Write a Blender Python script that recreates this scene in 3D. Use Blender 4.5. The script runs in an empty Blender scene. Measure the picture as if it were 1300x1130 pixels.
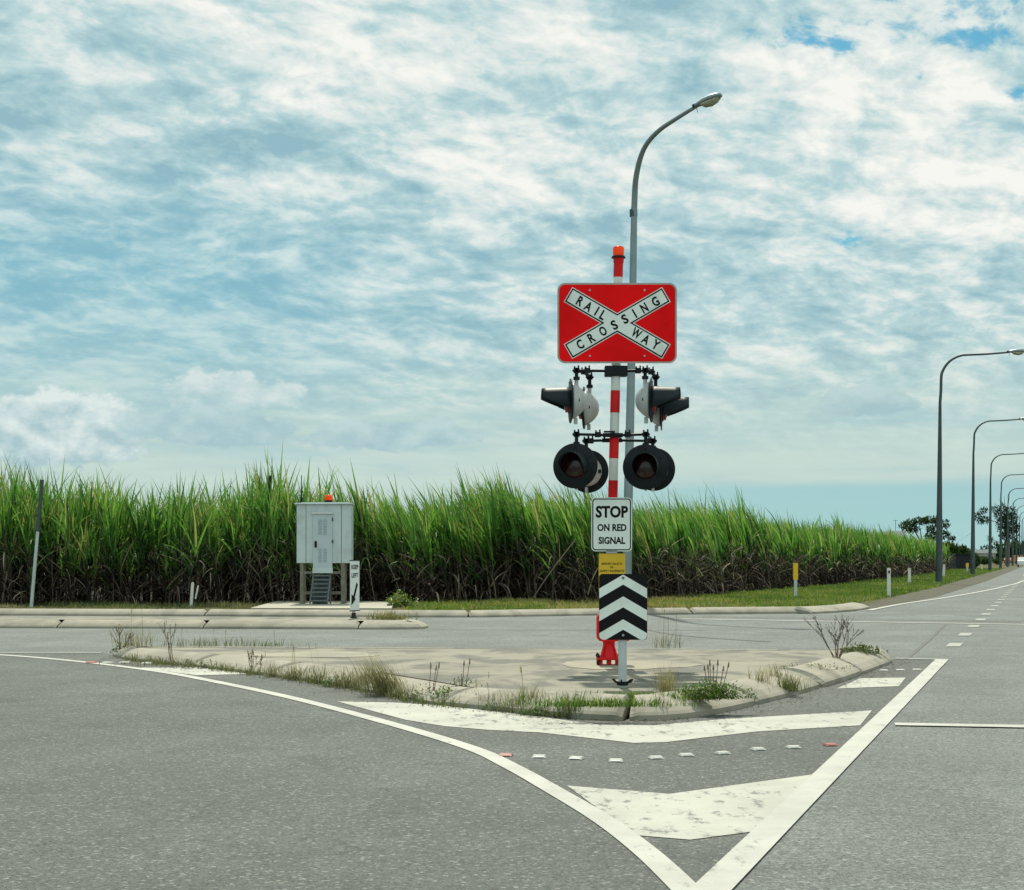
import bpy, math, random
import numpy as np
from mathutils import Vector, Matrix
R = math.radians
random.seed(7); RNG = np.random.default_rng(11)
scene = bpy.context.scene
COL = scene.collection

# ------------------------------------------------------------------ camera
F = 2100.0; CX = 650.0; HZ = 709.0; HC = 1.3        # focal length in photo pixels, horizon row, eye height
cam_d = bpy.data.cameras.new("camera"); cam = bpy.data.objects.new("camera", cam_d); COL.objects.link(cam)
cam.location = (0, 0, HC); cam.rotation_euler = (R(90), 0, 0)
cam_d.sensor_width = 36; cam_d.lens = 36 * F / 1300.0; cam_d.shift_y = (HZ - 565.0) / 1300.0
cam_d.clip_start = 0.1; cam_d.clip_end = 6000
scene.camera = cam

# ------------------------------------------------------------------ light
SUN_EL = 53.0; SUN_AZ = -3.0      # azimuth from +Y, clockwise
sun_d = bpy.data.lights.new("sun", 'SUN'); sun = bpy.data.objects.new("sun", sun_d); COL.objects.link(sun)
sun_d.energy = 4.8; sun_d.angle = R(1.0); sun_d.color = (1.0, 0.95, 0.80)
sv = Vector((math.sin(R(SUN_AZ)) * math.cos(R(SUN_EL)), math.cos(R(SUN_AZ)) * math.cos(R(SUN_EL)), math.sin(R(SUN_EL))))
sun.rotation_euler = sv.to_track_quat('Z', 'Y').to_euler()
sun.location = (0, 0, 30)
scene.view_settings.view_transform = 'Standard'; scene.view_settings.look = 'None'
scene.view_settings.exposure = 0.0; scene.view_settings.gamma = 1.0

# ------------------------------------------------------------------ node helpers
class NT:
    def __init__(s, tree): s.t = tree; s.n = tree.nodes; s.l = tree.links
    def set(s, sock, v):
        if v is None: return
        if isinstance(v, bpy.types.NodeSocket): s.l.new(v, sock)
        else:
            if isinstance(v, (tuple, list)) and len(v) == 3 and sock.type == 'RGBA': v = (*v, 1)
            sock.default_value = v
    def m(s, op, a, b=None, c=None, clamp=False):
        n = s.n.new('ShaderNodeMath'); n.operation = op; n.use_clamp = clamp
        for i, v in enumerate((a, b, c)): s.set(n.inputs[i], v)
        return n.outputs[0]
    def vm(s, op, a, b=None):
        n = s.n.new('ShaderNodeVectorMath'); n.operation = op
        s.set(n.inputs[0], a); s.set(n.inputs[1], b); return n.outputs[0]
    def mix(s, f, a, b, bt='MIX'):
        n = s.n.new('ShaderNodeMix'); n.data_type = 'RGBA'; n.blend_type = bt
        s.set(n.inputs[0], f); s.set(n.inputs[6], a); s.set(n.inputs[7], b); return n.outputs[2]
    def noise(s, vec, scale, detail=4, rough=0.5, dist=0.0, col=False):
        n = s.n.new('ShaderNodeTexNoise'); s.set(n.inputs['Vector'], vec)
        n.inputs['Scale'].default_value = scale; n.inputs['Detail'].default_value = detail
        n.inputs['Roughness'].default_value = rough; n.inputs['Distortion'].default_value = dist
        return n.outputs['Color' if col else 'Fac']
    def voro(s, vec, scale, feat='F1'):
        n = s.n.new('ShaderNodeTexVoronoi'); n.feature = feat; s.set(n.inputs['Vector'], vec); n.inputs['Scale'].default_value = scale
        return n.outputs['Distance']
    def ramp(s, f, stops):
        n = s.n.new('ShaderNodeValToRGB'); s.set(n.inputs[0], f); e = n.color_ramp.elements
        while len(e) < len(stops): e.new(0.5)
        for i, (p, c) in enumerate(stops):
            e[i].position = p; e[i].color = (c, c, c, 1) if isinstance(c, (int, float)) else (*c, 1)
        return n.outputs[0]
    def rng(s, v, a, b, c=0.0, d=1.0, smooth=True):
        n = s.n.new('ShaderNodeMapRange'); n.clamp = True
        if smooth: n.interpolation_type = 'SMOOTHSTEP'
        s.set(n.inputs[0], v)
        for i, k in enumerate((a, b, c, d)): n.inputs[i + 1].default_value = k
        return n.outputs[0]
    def xyz(s, v):
        n = s.n.new('ShaderNodeSeparateXYZ'); s.set(n.inputs[0], v); return n.outputs
    def comb(s, x, y, z):
        n = s.n.new('ShaderNodeCombineXYZ')
        for i, v in enumerate((x, y, z)): s.set(n.inputs[i], v)
        return n.outputs[0]

# ------------------------------------------------------------------ sky
def build_world():
    w = bpy.data.worlds.new("World"); scene.world = w; w.use_nodes = True
    w.cycles.sampling_method = 'MANUAL'; w.cycles.sample_map_resolution = 256
    t = NT(w.node_tree); t.n.clear()
    out = t.n.new('ShaderNodeOutputWorld')
    sky = t.n.new('ShaderNodeTexSky'); sky.sky_type = 'NISHITA'; sky.sun_disc = False
    sky.sun_elevation = R(SUN_EL); sky.sun_rotation = R(SUN_AZ); sky.ozone_density = 2.0
    bg1 = t.n.new('ShaderNodeBackground'); bg1.inputs[1].default_value = 0.10
    t.l.new(t.mix(1.0, sky.outputs[0], (0.25, 0.80, 0.85), 'MULTIPLY'), bg1.inputs[0])
    tc = t.n.new('ShaderNodeTexCoord'); d = tc.outputs['Generated']
    X, Y, Z = t.xyz(d)
    z = t.m('MAXIMUM', Z, 0.0)
    k = t.m('DIVIDE', 1.0, t.m('ADD', z, 0.27))
    u = t.m('MULTIPLY', X, k); v = t.m('MULTIPLY', Y, k)
    P = t.comb(t.m('ADD', u, t.m('MULTIPLY', v, 0.12)), t.m('SUBTRACT', v, t.m('MULTIPLY', u, 0.30)), 3.3)
    warp = t.vm('MULTIPLY', t.vm('SUBTRACT', t.noise(P, 5.0, 3, 0.5, col=True), (0.5, 0.5, 0.5)), (0.09, 0.07, 0.1))
    P2 = t.vm('ADD', P, warp)
    n1 = t.noise(P2, 9.3, 8, 0.60)
    n1b = t.noise(t.vm('ADD', P2, (0.004, -0.020, 0.0)), 9.3, 8, 0.60)
    n2 = t.noise(t.vm('ADD', P2, (7.1, 2.3, 1.0)), 2.3, 3, 0.5)
    rd = t.m('ABSOLUTE', t.m('SUBTRACT', t.noise(t.vm('ADD', P2, (1.7, 5.2, 8.0)), 7.5, 6, 0.58), 0.5))
    ridge = t.m('SUBTRACT', 1.0, t.m('MULTIPLY', rd, 7.0), clamp=True)
    az = t.m('ARCTAN2', X, Y); el = t.m('ARCSINE', Z)
    right = t.rng(az, -0.25, 0.30)
    high = t.rng(el, 0.07, 0.30)
    n = t.m('ADD', t.m('MULTIPLY', n1, 0.62), t.m('MULTIPLY', n2, 0.38))
    n = t.m('ADD', n, t.m('MULTIPLY', t.m('SUBTRACT', n1, n1b), 0.30))
    n = t.m('ADD', n, t.m('SUBTRACT', t.m('MULTIPLY', ridge, 0.070), 0.022))
    n = t.m('ADD', n, t.m('MULTIPLY', t.m('MULTIPLY', right, high), 0.05))
    n = t.m('ADD', n, t.m('MULTIPLY', high, 0.02))
    base = t.ramp(n, [(0.40, (0.29, 0.49, 0.56)), (0.47, (0.385, 0.58, 0.625)), (0.535, (0.50, 0.675, 0.695)), (0.60, (0.70, 0.79, 0.775)), (0.70, (0.93, 0.93, 0.88))])
    # blue side on the left, mid height
    lb = t.m('MULTIPLY', t.rng(az, 0.06, -0.22), t.m('MULTIPLY', t.rng(el, 0.05, 0.11), t.rng(el, 0.25, 0.16)))
    base = t.mix(t.m('MULTIPLY', lb, 0.72), base, t.mix(t.rng(n, 0.42, 0.66), (0.22, 0.49, 0.60), (0.42, 0.66, 0.70)))
    # pale layer towards the horizon
    hz = t.ramp(el, [(0.0, (0.46, 0.65, 0.63)), (0.05, (0.54, 0.68, 0.63)), (0.13, (0.50, 0.66, 0.65))])
    soft = t.noise(t.comb(t.m('MULTIPLY', az, 6.0), t.m('MULTIPLY', el, 60.0), 2.0), 1.2, 6, 0.55)
    hz = t.mix(t.rng(soft, 0.42, 0.70), hz, (0.58, 0.72, 0.65))
    hz = t.mix(t.m('MULTIPLY', t.rng(soft, 0.50, 0.30), 0.5), hz, (0.36, 0.58, 0.62))
    base = t.mix(t.rng(el, 0.40, 0.75), base, t.mix(1.0, base, (0.85, 0.86, 0.88), 'MULTIPLY'))
    c = t.mix(t.rng(el, 0.165, 0.035), base, hz)
    # clear teal strip right above the horizon, to the right
    edge = t.m('ADD', 0.0455, t.m('MULTIPLY', t.m('SUBTRACT', t.noise(t.comb(t.m('MULTIPLY', az, 5.0), 0.0, 0.0), 1.5, 3, 0.5), 0.5), 0.006))
    strip = t.m('MULTIPLY', t.rng(t.m('SUBTRACT', edge, el), -0.0022, 0.0050), t.rng(az, 0.00, 0.14))
    stripc = t.mix(t.rng(el, 0.0, 0.045), (0.38, 0.63, 0.63), (0.35, 0.60, 0.625))
    c = t.mix(t.m('MULTIPLY', strip, 0.85), c, stripc)
    # low cumulus
    q = t.comb(t.m('MULTIPLY', az, 40.0), t.m('MULTIPLY', el, 60.0), 1.0)
    nn = t.noise(q, 1.1, 6, 0.6); nn2 = t.noise(t.vm('ADD', q, (0.12, -0.5, 0.0)), 1.1, 6, 0.6)
    def cumulus(c, px, py, w_, h_, amt, top, bot, seed):
        a0 = math.atan((px - CX) / F); e0 = math.atan((HZ - py) / F)
        A = t.m('DIVIDE', t.m('SUBTRACT', az, a0), w_ / F); E = t.m('DIVIDE', t.m('SUBTRACT', el, e0), h_ / F)
        nd = t.m('SUBTRACT', nn, 0.5)
        Eb = t.m('ADD', t.m('MULTIPLY', t.m('MAXIMUM', E, 0.0), 1.0), t.m('MULTIPLY', t.m('MAXIMUM', t.m('MULTIPLY', E, -1.0), 0.0), 1.5))
        r = t.m('SQRT', t.m('ADD', t.m('MULTIPLY', A, A), t.m('MULTIPLY', Eb, Eb)))
        f = t.m('ADD', t.m('SUBTRACT', 1.0, r), t.m('MULTIPLY', nd, 1.5))
        mask = t.m('MULTIPLY', t.rng(f, 0.0, 0.22), amt)
        lit = t.m('ADD', t.m('MULTIPLY', t.m('SUBTRACT', nn, nn2), 2.6), t.m('ADD', 0.40, t.m('MULTIPLY', E, 0.55)), clamp=True)
        return t.mix(mask, c, t.mix(lit, bot, top))
    wt = (0.68, 0.78, 0.76); gb = (0.36, 0.55, 0.60)
    c = cumulus(c, 80, 562, 125, 66, 0.95, (0.74, 0.83, 0.81), (0.40, 0.57, 0.61), 1.0)
    c = cumulus(c, 290, 508, 100, 34, 0.9, wt, (0.42, 0.60, 0.63), 5.0)
    c = cumulus(c, 265, 548, 130, 34, 0.85, (0.50, 0.66, 0.67), gb, 9.0)
    c = cumulus(c, 490, 556, 120, 27, 0.8, (0.52, 0.68, 0.68), (0.36, 0.54, 0.60), 13.0)
    c = cumulus(c, 1100, 518, 66, 24, 0.8, (0.50, 0.66, 0.66), (0.36, 0.54, 0.58), 17.0)
    c = cumulus(c, 640, 528, 90, 14, 0.5, (0.56, 0.70, 0.68), (0.42, 0.60, 0.62), 21.0)
    # the sky behind, brightened out of view to lift faces turned to the camera
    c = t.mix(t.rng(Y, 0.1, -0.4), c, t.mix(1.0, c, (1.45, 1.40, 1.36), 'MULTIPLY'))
    # below the horizon
    c = t.mix(t.rng(Z, -0.002, -0.02), c, (0.20, 0.22, 0.18))
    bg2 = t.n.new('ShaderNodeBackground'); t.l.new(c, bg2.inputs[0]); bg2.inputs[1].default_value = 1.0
    # holes of clear sky
    hn = t.m('SUBTRACT', n1, 0.5); cover = None
    for px, py, w_, h_ in ((1205, 12, 55, 32), (1225, 45, 40, 22), (1050, 52, 95, 26), (1282, 128, 30, 14), (1080, 302, 20, 9), (1165, 98, 16, 8)):
        a0 = math.atan((px - CX) / F); e0 = math.atan((HZ - py) / F * math.cos(a0))
        A = t.m('DIVIDE', t.m('SUBTRACT', az, a0), w_ / F); E = t.m('DIVIDE', t.m('SUBTRACT', el, e0), h_ / F)
        f = t.m('SUBTRACT', t.m('SUBTRACT', 0.42, t.m('MULTIPLY', t.m('SQRT', t.m('ADD', t.m('MULTIPLY', A, A), t.m('MULTIPLY', E, E))), 0.55)), t.m('MULTIPLY', hn, 5.0))
        m_ = t.rng(f, 0.0, 0.55); cover = m_ if cover is None else t.m('MAXIMUM', cover, m_)
    cover = t.m('MULTIPLY', cover, 0.85)
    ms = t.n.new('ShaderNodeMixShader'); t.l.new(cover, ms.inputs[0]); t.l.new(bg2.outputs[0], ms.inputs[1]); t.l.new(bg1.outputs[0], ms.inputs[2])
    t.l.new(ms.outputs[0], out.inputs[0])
build_world()

# ------------------------------------------------------------------ placing: where a pixel of the photo meets a level
def G(px, py, z=0.0):
    Y = F * (HC - z) / (py - HZ); return Vector(((px - CX) / F * Y, Y, z))
def AT(px, py, Y): return Vector(((px - CX) / F * Y, Y, HC + (HZ - py) / F * Y))

# ------------------------------------------------------------------ materials
MATS = {}
def mat(name, base=(0.5, 0.5, 0.5), rough=0.6, metal=0.0, var=0.12, vscale=6.0, bump=0.0, bscale=40.0, spec=0.5, dirt=None, dscale=3.0, damt=0.5):
    if name in MATS: return MATS[name]
    m = bpy.data.materials.new(name); m.use_nodes = True; t = NT(m.node_tree)
    b = t.n['Principled BSDF']; tc = t.n.new('ShaderNodeTexCoord'); co = tc.outputs['Object']
    n = t.noise(co, vscale, 5, 0.6)
    c = t.mix(t.rng(n, 0.25, 0.75), tuple(x * (1 - var) for x in base), tuple(min(1, x * (1 + var)) for x in base))
    if dirt:
        dn = t.noise(co, dscale, 7, 0.65)
        c = t.mix(t.m('MULTIPLY', t.rng(dn, 0.48, 0.68), damt), c, dirt)
    t.l.new(c, b.inputs['Base Color']); b.inputs['Roughness'].default_value = rough; b.inputs['Metallic'].default_value = metal
    b.inputs['Specular IOR Level'].default_value = spec
    if bump:
        bn = t.n.new('ShaderNodeBump'); bn.inputs['Strength'].default_value = bump; bn.inputs['Distance'].default_value = 0.01
        t.l.new(t.noise(co, bscale, 5, 0.6), bn.inputs['Height']); t.l.new(bn.outputs[0], b.inputs['Normal'])
    MATS[name] = m; return m

def asphalt(name, base, tint, stone=0.5):
    m = bpy.data.materials.new(name); m.use_nodes = True; t = NT(m.node_tree); b = t.n['Principled BSDF']
    tc = t.n.new('ShaderNodeTexCoord'); co = tc.outputs['Object']
    c = t.mix(t.rng(t.noise(co, 0.35, 5, 0.6), 0.3, 0.7), tuple(x * 0.80 for x in base), tuple(x * 1.16 for x in base))
    c = t.mix(t.m('MULTIPLY', t.rng(t.noise(t.vm('MULTIPLY', co, (0.9, 0.6, 1)), 1.3, 7, 0.65), 0.46, 0.66), 0.6), c, tint)
    oil = t.m('ADD', t.voro(t.vm('ADD', co, (1.1, 7.7, 0)), 0.55), t.m('MULTIPLY', t.noise(co, 6.0, 5, 0.7), 0.35))
    c = t.mix(t.m('MULTIPLY', t.rng(oil, 0.36, 0.26), 0.45), c, tuple(x * 0.45 for x in base))
    X_, Y_, Z_ = t.xyz(co)
    band = t.noise(t.comb(t.m('SUBTRACT', X_, t.m('MULTIPLY', Y_, 0.3214)), t.m('MULTIPLY', Y_, 0.03), 0.0), 1.1, 3, 0.5)
    c = t.mix(t.m('MULTIPLY', t.rng(band, 0.40, 0.62), 0.30), c, tint)
    c = t.mix(t.m('MULTIPLY', t.rng(t.noise(t.vm('ADD', co, (5, 9, 0)), 0.9, 6, 0.7), 0.58, 0.70), 0.35), c, t.mix(1.0, c, (0.5, 0.5, 0.5), 'MULTIPLY'))
    def cells(sc):
        n = t.n.new('ShaderNodeTexVoronoi'); t.set(n.inputs['Vector'], co); n.inputs['Scale'].default_value = sc
        return t.xyz(n.outputs['Color'])[0]
    a1, a2 = cells(135.0), cells(62.0); agg = t.m('ADD', t.m('MULTIPLY', a1, 0.6), t.m('MULTIPLY', a2, 0.4)); fine = t.noise(co, 9.0, 5, 0.75)
    c = t.mix(agg, t.mix(1.0, c, (0.20, 0.20, 0.21), 'MULTIPLY'), t.mix(1.0, c, (1.80, 1.80, 1.76), 'MULTIPLY'))
    c = t.mix(t.m('MULTIPLY', t.rng(fine, 0.48, 0.68), 0.30), c, t.mix(1.0, c, (0.45, 0.45, 0.46), 'MULTIPLY'))
    c = t.mix(t.m('MULTIPLY', t.rng(a2, 0.94, 0.96), stone), c, (0.30, 0.30, 0.27))
    v2 = t.voro(t.vm('ADD', co, (3.3, 1.2, 0)), 1.9)
    c = t.mix(t.rng(v2, 0.026, 0.014), c, (0.03, 0.03, 0.03))
    # cracks
    cr = t.voro(t.vm('ADD', co, t.vm('MULTIPLY', t.noise(co, 1.4, 5, 0.6, col=True), (0.9, 0.9, 0))), 0.22, 'DISTANCE_TO_EDGE')
    ck = t.m('MULTIPLY', t.rng(cr, 0.0035, 0.001), t.rng(t.noise(co, 0.5, 2), 0.50, 0.60))
    c = t.mix(t.m('MULTIPLY', ck, 0.7), c, (0.03, 0.03, 0.03))
    t.l.new(c, b.inputs['Base Color']); b.inputs['Roughness'].default_value = 0.82; b.inputs['Specular IOR Level'].default_value = 0.35
    bn = t.n.new('ShaderNodeBump'); bn.inputs['Strength'].default_value = 0.35; bn.inputs['Distance'].default_value = 0.003
    t.l.new(agg, bn.inputs['Height']); t.l.new(bn.outputs[0], b.inputs['Normal'])
    return m
M_ROAD = asphalt('old dark asphalt', (0.084, 0.093, 0.084), (0.054, 0.061, 0.055), 0.45)
M_ROAD2 = asphalt('pale asphalt', (0.132, 0.146, 0.137), (0.092, 0.103, 0.097), 0.45)

def paint_mat(name, base, worn, lo=0.53, hi=0.62):
    m = bpy.data.materials.new(name); m.use_nodes = True; t = NT(m.node_tree); b = t.n['Principled BSDF']
    tc = t.n.new('ShaderNodeTexCoord'); co = tc.outputs['Object']
    c = t.mix(t.rng(t.noise(co, 1.7, 6, 0.65), 0.35, 0.7), base, tuple(x * 0.78 for x in base))
    c = t.mix(t.m('MULTIPLY', t.rng(t.noise(co, 90, 3, 0.7), 0.5, 0.75), 0.35), c, tuple(x * 0.5 for x in base))
    w1 = t.noise(t.vm('MULTIPLY', co, (1.9, 0.8, 1)), 5.0, 9, 0.74); area = t.noise(co, 0.8, 3, 0.5)
    w = t.rng(t.m('ADD', w1, t.m('MULTIPLY', t.m('SUBTRACT', area, 0.5), 0.35)), lo, hi)
    c = t.mix(w, c, worn)
    t.l.new(c, b.inputs['Base Color']); b.inputs['Roughness'].default_value = 0.7
    bn = t.n.new('ShaderNodeBump'); bn.inputs['Strength'].default_value = 0.4; bn.inputs['Distance'].default_value = 0.004
    t.l.new(t.noise(co, 95, 3, 0.7), bn.inputs['Height']); t.l.new(bn.outputs[0], b.inputs['Normal'])
    return m
M_PAINT = paint_mat('white road paint', (0.40, 0.405, 0.345), (0.13, 0.135, 0.12))
M_PAINT2 = paint_mat('fresh line paint', (0.43, 0.435, 0.385), (0.17, 0.175, 0.16), 0.58, 0.70)

def concrete(name, base, stain, streak=True, samt=0.6):
    m = bpy.data.materials.new(name); m.use_nodes = True; t = NT(m.node_tree); b = t.n['Principled BSDF']
    tc = t.n.new('ShaderNodeTexCoord'); co = tc.outputs['Object']
    c = t.mix(t.rng(t.noise(co, 1.1, 7, 0.62), 0.3, 0.7), tuple(x * 0.86 for x in base), tuple(x * 1.1 for x in base))
    sc = (1.2, 0.75, 1.0) if streak else (1, 1, 1)
    s1 = t.noise(t.vm('MULTIPLY', co, sc), 1.1, 8, 0.62, 0.4)
    c = t.mix(t.m('MULTIPLY', t.rng(s1, 0.44, 0.60), samt), c, stain)
    c = t.mix(t.m('MULTIPLY', t.rng(t.noise(co, 60, 4, 0.7), 0.5, 0.8), 0.28), c, tuple(x * 0.5 for x in base))
    c = t.mix(t.rng(t.voro(co, 3.1), 0.06, 0.03), c, (0.05, 0.045, 0.04))
    t.l.new(c, b.inputs['Base Color']); b.inputs['Roughness'].default_value = 0.85
    bn = t.n.new('ShaderNodeBump'); bn.inputs['Strength'].default_value = 0.35; bn.inputs['Distance'].default_value = 0.008
    t.l.new(t.noise(co, 40, 6, 0.65), bn.inputs['Height']); t.l.new(bn.outputs[0], b.inputs['Normal'])
    return m
M_CONC = concrete('island concrete', (0.225, 0.210, 0.158), (0.085, 0.086, 0.068), samt=0.85)
M_KERB = concrete('kerb concrete', (0.33, 0.305, 0.24), (0.15, 0.145, 0.11), False, 0.6)
M_SLAB = concrete('clean slab concrete', (0.38, 0.36, 0.28), (0.27, 0.26, 0.21), True, 0.5)
M_FOOT = concrete('footing mortar', (0.29, 0.27, 0.20), (0.20, 0.19, 0.145), True, 0.6)

def ground_mat(name, a, bcol, ccol, s1=0.6, s2=5.0, bump=0.5):
    m = bpy.data.materials.new(name); m.use_nodes = True; t = NT(m.node_tree); b = t.n['Principled BSDF']
    tc = t.n.new('ShaderNodeTexCoord'); co = tc.outputs['Object']
    c = t.mix(t.rng(t.noise(co, s1, 6, 0.65), 0.38, 0.62), a, bcol)
    c = t.mix(t.rng(t.noise(co, s2, 6, 0.7), 0.45, 0.7), c, ccol)
    c = t.mix(t.m('MULTIPLY', t.rng(t.noise(co, 30, 4, 0.7), 0.4, 0.7), 0.5), c, tuple(x * 0.4 for x in a))
    t.l.new(c, b.inputs['Base Color']); b.inputs['Roughness'].default_value = 0.95; b.inputs['Specular IOR Level'].default_value = 0.1
    bn = t.n.new('ShaderNodeBump'); bn.inputs['Strength'].default_value = bump; bn.inputs['Distance'].default_value = 0.05
    t.l.new(t.noise(co, 12, 6, 0.7), bn.inputs['Height']); t.l.new(bn.outputs[0], b.inputs['Normal'])
    return m
M_VERGE = ground_mat('grass verge ground', (0.085, 0.10, 0.032), (0.125, 0.105, 0.055), (0.10, 0.08, 0.052))
M_SOIL = ground_mat('cane field soil', (0.035, 0.026, 0.02), (0.05, 0.038, 0.03), (0.075, 0.06, 0.048), 0.8, 6)
M_GRAVEL = ground_mat('gravel shoulder', (0.115, 0.110, 0.085), (0.15, 0.142, 0.112), (0.085, 0.082, 0.06), 0.8, 8)
M_TERRAIN = ground_mat('open grassland', (0.10, 0.115, 0.045), (0.16, 0.14, 0.07), (0.08, 0.10, 0.04), 0.05, 0.4)

def leaf_mat(name, stops, trans=0.4, rough=0.5, spec=0.3):
    """leaf with translucent light; 'tint' is each blade's own colour"""
    m = bpy.data.materials.new(name); m.use_nodes = True; t = NT(m.node_tree); t.n.clear()
    o = t.n.new('ShaderNodeOutputMaterial'); at = t.n.new('ShaderNodeAttribute'); at.attribute_name = 'tint'
    f = at.outputs['Fac']
    c = t.ramp(f, stops)
    p = t.n.new('ShaderNodeBsdfPrincipled'); p.inputs['Roughness'].default_value = rough; p.inputs['Specular IOR Level'].default_value = spec
    t.l.new(c, p.inputs['Base Color'])
    tr = t.n.new('ShaderNodeBsdfTranslucent'); t.l.new(t.mix(1.0, c, (1.15, 1.22, 0.78), 'MULTIPLY'), tr.inputs[0])
    mx = t.n.new('ShaderNodeMixShader'); mx.inputs[0].default_value = trans
    t.l.new(p.outputs[0], mx.inputs[1]); t.l.new(tr.outputs[0], mx.inputs[2]); t.l.new(mx.outputs[0], o.inputs[0])
    MATS[name] = m; return m
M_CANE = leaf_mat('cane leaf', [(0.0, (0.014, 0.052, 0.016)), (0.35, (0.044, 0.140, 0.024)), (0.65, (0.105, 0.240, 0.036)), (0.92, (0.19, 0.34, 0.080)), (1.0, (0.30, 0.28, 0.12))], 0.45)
M_DRYCANE = leaf_mat('dry cane leaf', [(0.0, (0.014, 0.011, 0.009)), (0.4, (0.045, 0.034, 0.027)), (0.75, (0.20, 0.155, 0.115)), (1.0, (0.46, 0.38, 0.26))], 0.12, 0.8)
M_STALK = mat('cane stalk', (0.09, 0.07, 0.045), 0.6, var=0.5, vscale=3)
M_GRASS = leaf_mat('verge grass', [(0.0, (0.045, 0.10, 0.016)), (0.45, (0.12, 0.21, 0.03)), (0.75, (0.24, 0.26, 0.06)), (1.0, (0.36, 0.29, 0.14))], 0.35)
M_DRYGRASS = leaf_mat('dry grass', [(0.0, (0.06, 0.11, 0.028)), (0.4, (0.16, 0.16, 0.065)), (1.0, (0.36, 0.30, 0.18))], 0.3, 0.7)
M_WEED = leaf_mat('weed leaf', [(0.0, (0.035, 0.085, 0.014)), (0.6, (0.09, 0.17, 0.025)), (1.0, (0.17, 0.22, 0.05))], 0.35)
M_TREE = leaf_mat('tree leaf', [(0.0, (0.018, 0.040, 0.016)), (0.6, (0.045, 0.085, 0.025)), (1.0, (0.09, 0.12, 0.04))], 0.25, .9, .03)
M_GUM = leaf_mat('gum tree leaf', [(0.0, (0.022, 0.045, 0.026)), (1.0, (0.06, 0.09, 0.05))], 0.2, .9, .03)
M_TWIG = mat('dry twig', (0.17, 0.12, 0.085), 0.9, var=0.3)
M_BARK = mat('grey bark', (0.13, 0.115, 0.10), 0.9, var=0.35, vscale=2)

M_GALV = mat('galvanised steel', (0.22, 0.275, 0.285), 0.45, 0.55, 0.14, 4.0, dirt=(0.14, 0.17, 0.17), dscale=2.0, damt=0.5)
M_GALVD = mat('dark galvanised steel', (0.055, 0.078, 0.08), 0.55, 0.35, 0.18, 2.0)
M_LTPOST = mat('pale grey post', (0.46, 0.52, 0.52), 0.5, 0.1, 0.08, 8.0, dirt=(0.25, 0.27, 0.25), damt=0.35)
M_RED = mat('red post paint', (0.64, 0.008, 0.010), 0.45, 0, 0.12, 7, dirt=(0.25, 0.02, 0.02), damt=0.4, spec=0.2)
M_SIGNRED = mat('red sign sheeting', (0.80, 0.004, 0.006), 0.5, 0, 0.14, 2.2, spec=0.08)
M_WHITE = mat('white post paint', (0.62, 0.66, 0.62), 0.45, 0, 0.05, 7, dirt=(0.35, 0.36, 0.32), damt=0.3)
M_SIGNW = mat('white sign sheeting', (0.72, 0.79, 0.75), 0.4, 0, 0.04, 5, dirt=(0.50, 0.53, 0.47), damt=0.5)
M_BLACK = mat('black sign ink', (0.008, 0.008, 0.009), 0.6, 0, 0.2, spec=0.12)
M_DARK = mat('black enamel', (0.009, 0.013, 0.016), 0.45, 0, 0.25, 9, spec=0.15, dirt=(0.02, 0.028, 0.032), damt=0.4)
M_SLATE = mat('weathered black hood', (0.014, 0.024, 0.028), 0.5, 0, 0.2, 9, spec=0.2)
M_HOUSE = mat('light grey lamp housing', (0.42, 0.46, 0.45), 0.4, 0, 0.1, 8, dirt=(0.2, 0.2, 0.18), damt=0.5)
M_YEL = mat('yellow notice', (0.62, 0.40, 0.01), 0.5, 0, 0.06)
M_YELP = mat('yellow post sleeve', (0.75, 0.46, 0.02), 0.6, 0, 0.08)
M_BACK = mat('aluminium sign back', (0.35, 0.37, 0.37), 0.4, 0.7, 0.08)
M_BORDER = mat('sign rim', (0.34, 0.33, 0.28), 0.5, 0.1, 0.1)
M_CAB = mat('cabinet grey paint', (0.47, 0.55, 0.56), 0.5, 0, 0.05, 3, dirt=(0.33, 0.37, 0.36), dscale=2.0, damt=0.6)
M_CABD = mat('cabinet door paint', (0.42, 0.50, 0.52), 0.5, 0, 0.05, 3)
M_SEAM = mat('dark seam', (0.05, 0.06, 0.06), 0.8)
M_LEG = mat('weathered timber and steel', (0.16, 0.155, 0.12), 0.8, 0, 0.3, 5)
M_STEP = mat('grey steel steps', (0.11, 0.135, 0.14), 0.6, 0.2, 0.15)
M_CLEAT = mat('white plastic marker', (0.62, 0.64, 0.58), 0.55, 0, 0.08, 9, dirt=(0.35, 0.32, 0.26), damt=0.6)
M_REDPL = mat('faded red plastic', (0.30, 0.09, 0.08), 0.5, 0, 0.2)
M_REFL = mat('reflector', (0.20, 0.03, 0.03), 0.2)
M_RAIL = mat('worn rail steel', (0.11, 0.085, 0.07), 0.45, 0.6, 0.3)
M_TAR = mat('tar seal', (0.05, 0.052, 0.052), 0.7, 0, 0.3, 2)
M_TANK = mat('dark blue shade cloth', (0.010, 0.013, 0.020), 0.8, 0, 0.3)
M_ROOF = mat('pale metal roof', (0.55, 0.58, 0.58), 0.4, 0.1, 0.05)
M_WALL = mat('cream wall', (0.34, 0.34, 0.30), 0.8)
M_GLASSD = mat('dark glass', (0.02, 0.03, 0.035), 0.1)
M_RUB = mat('rubber', (0.02, 0.02, 0.02), 0.8)
M_CARR = mat('red car paint', (0.40, 0.05, 0.03), 0.3)
M_CARW = mat('white car paint', (0.65, 0.67, 0.66), 0.3)
M_CARO = mat('orange machine paint', (0.50, 0.20, 0.05), 0.5)
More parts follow.
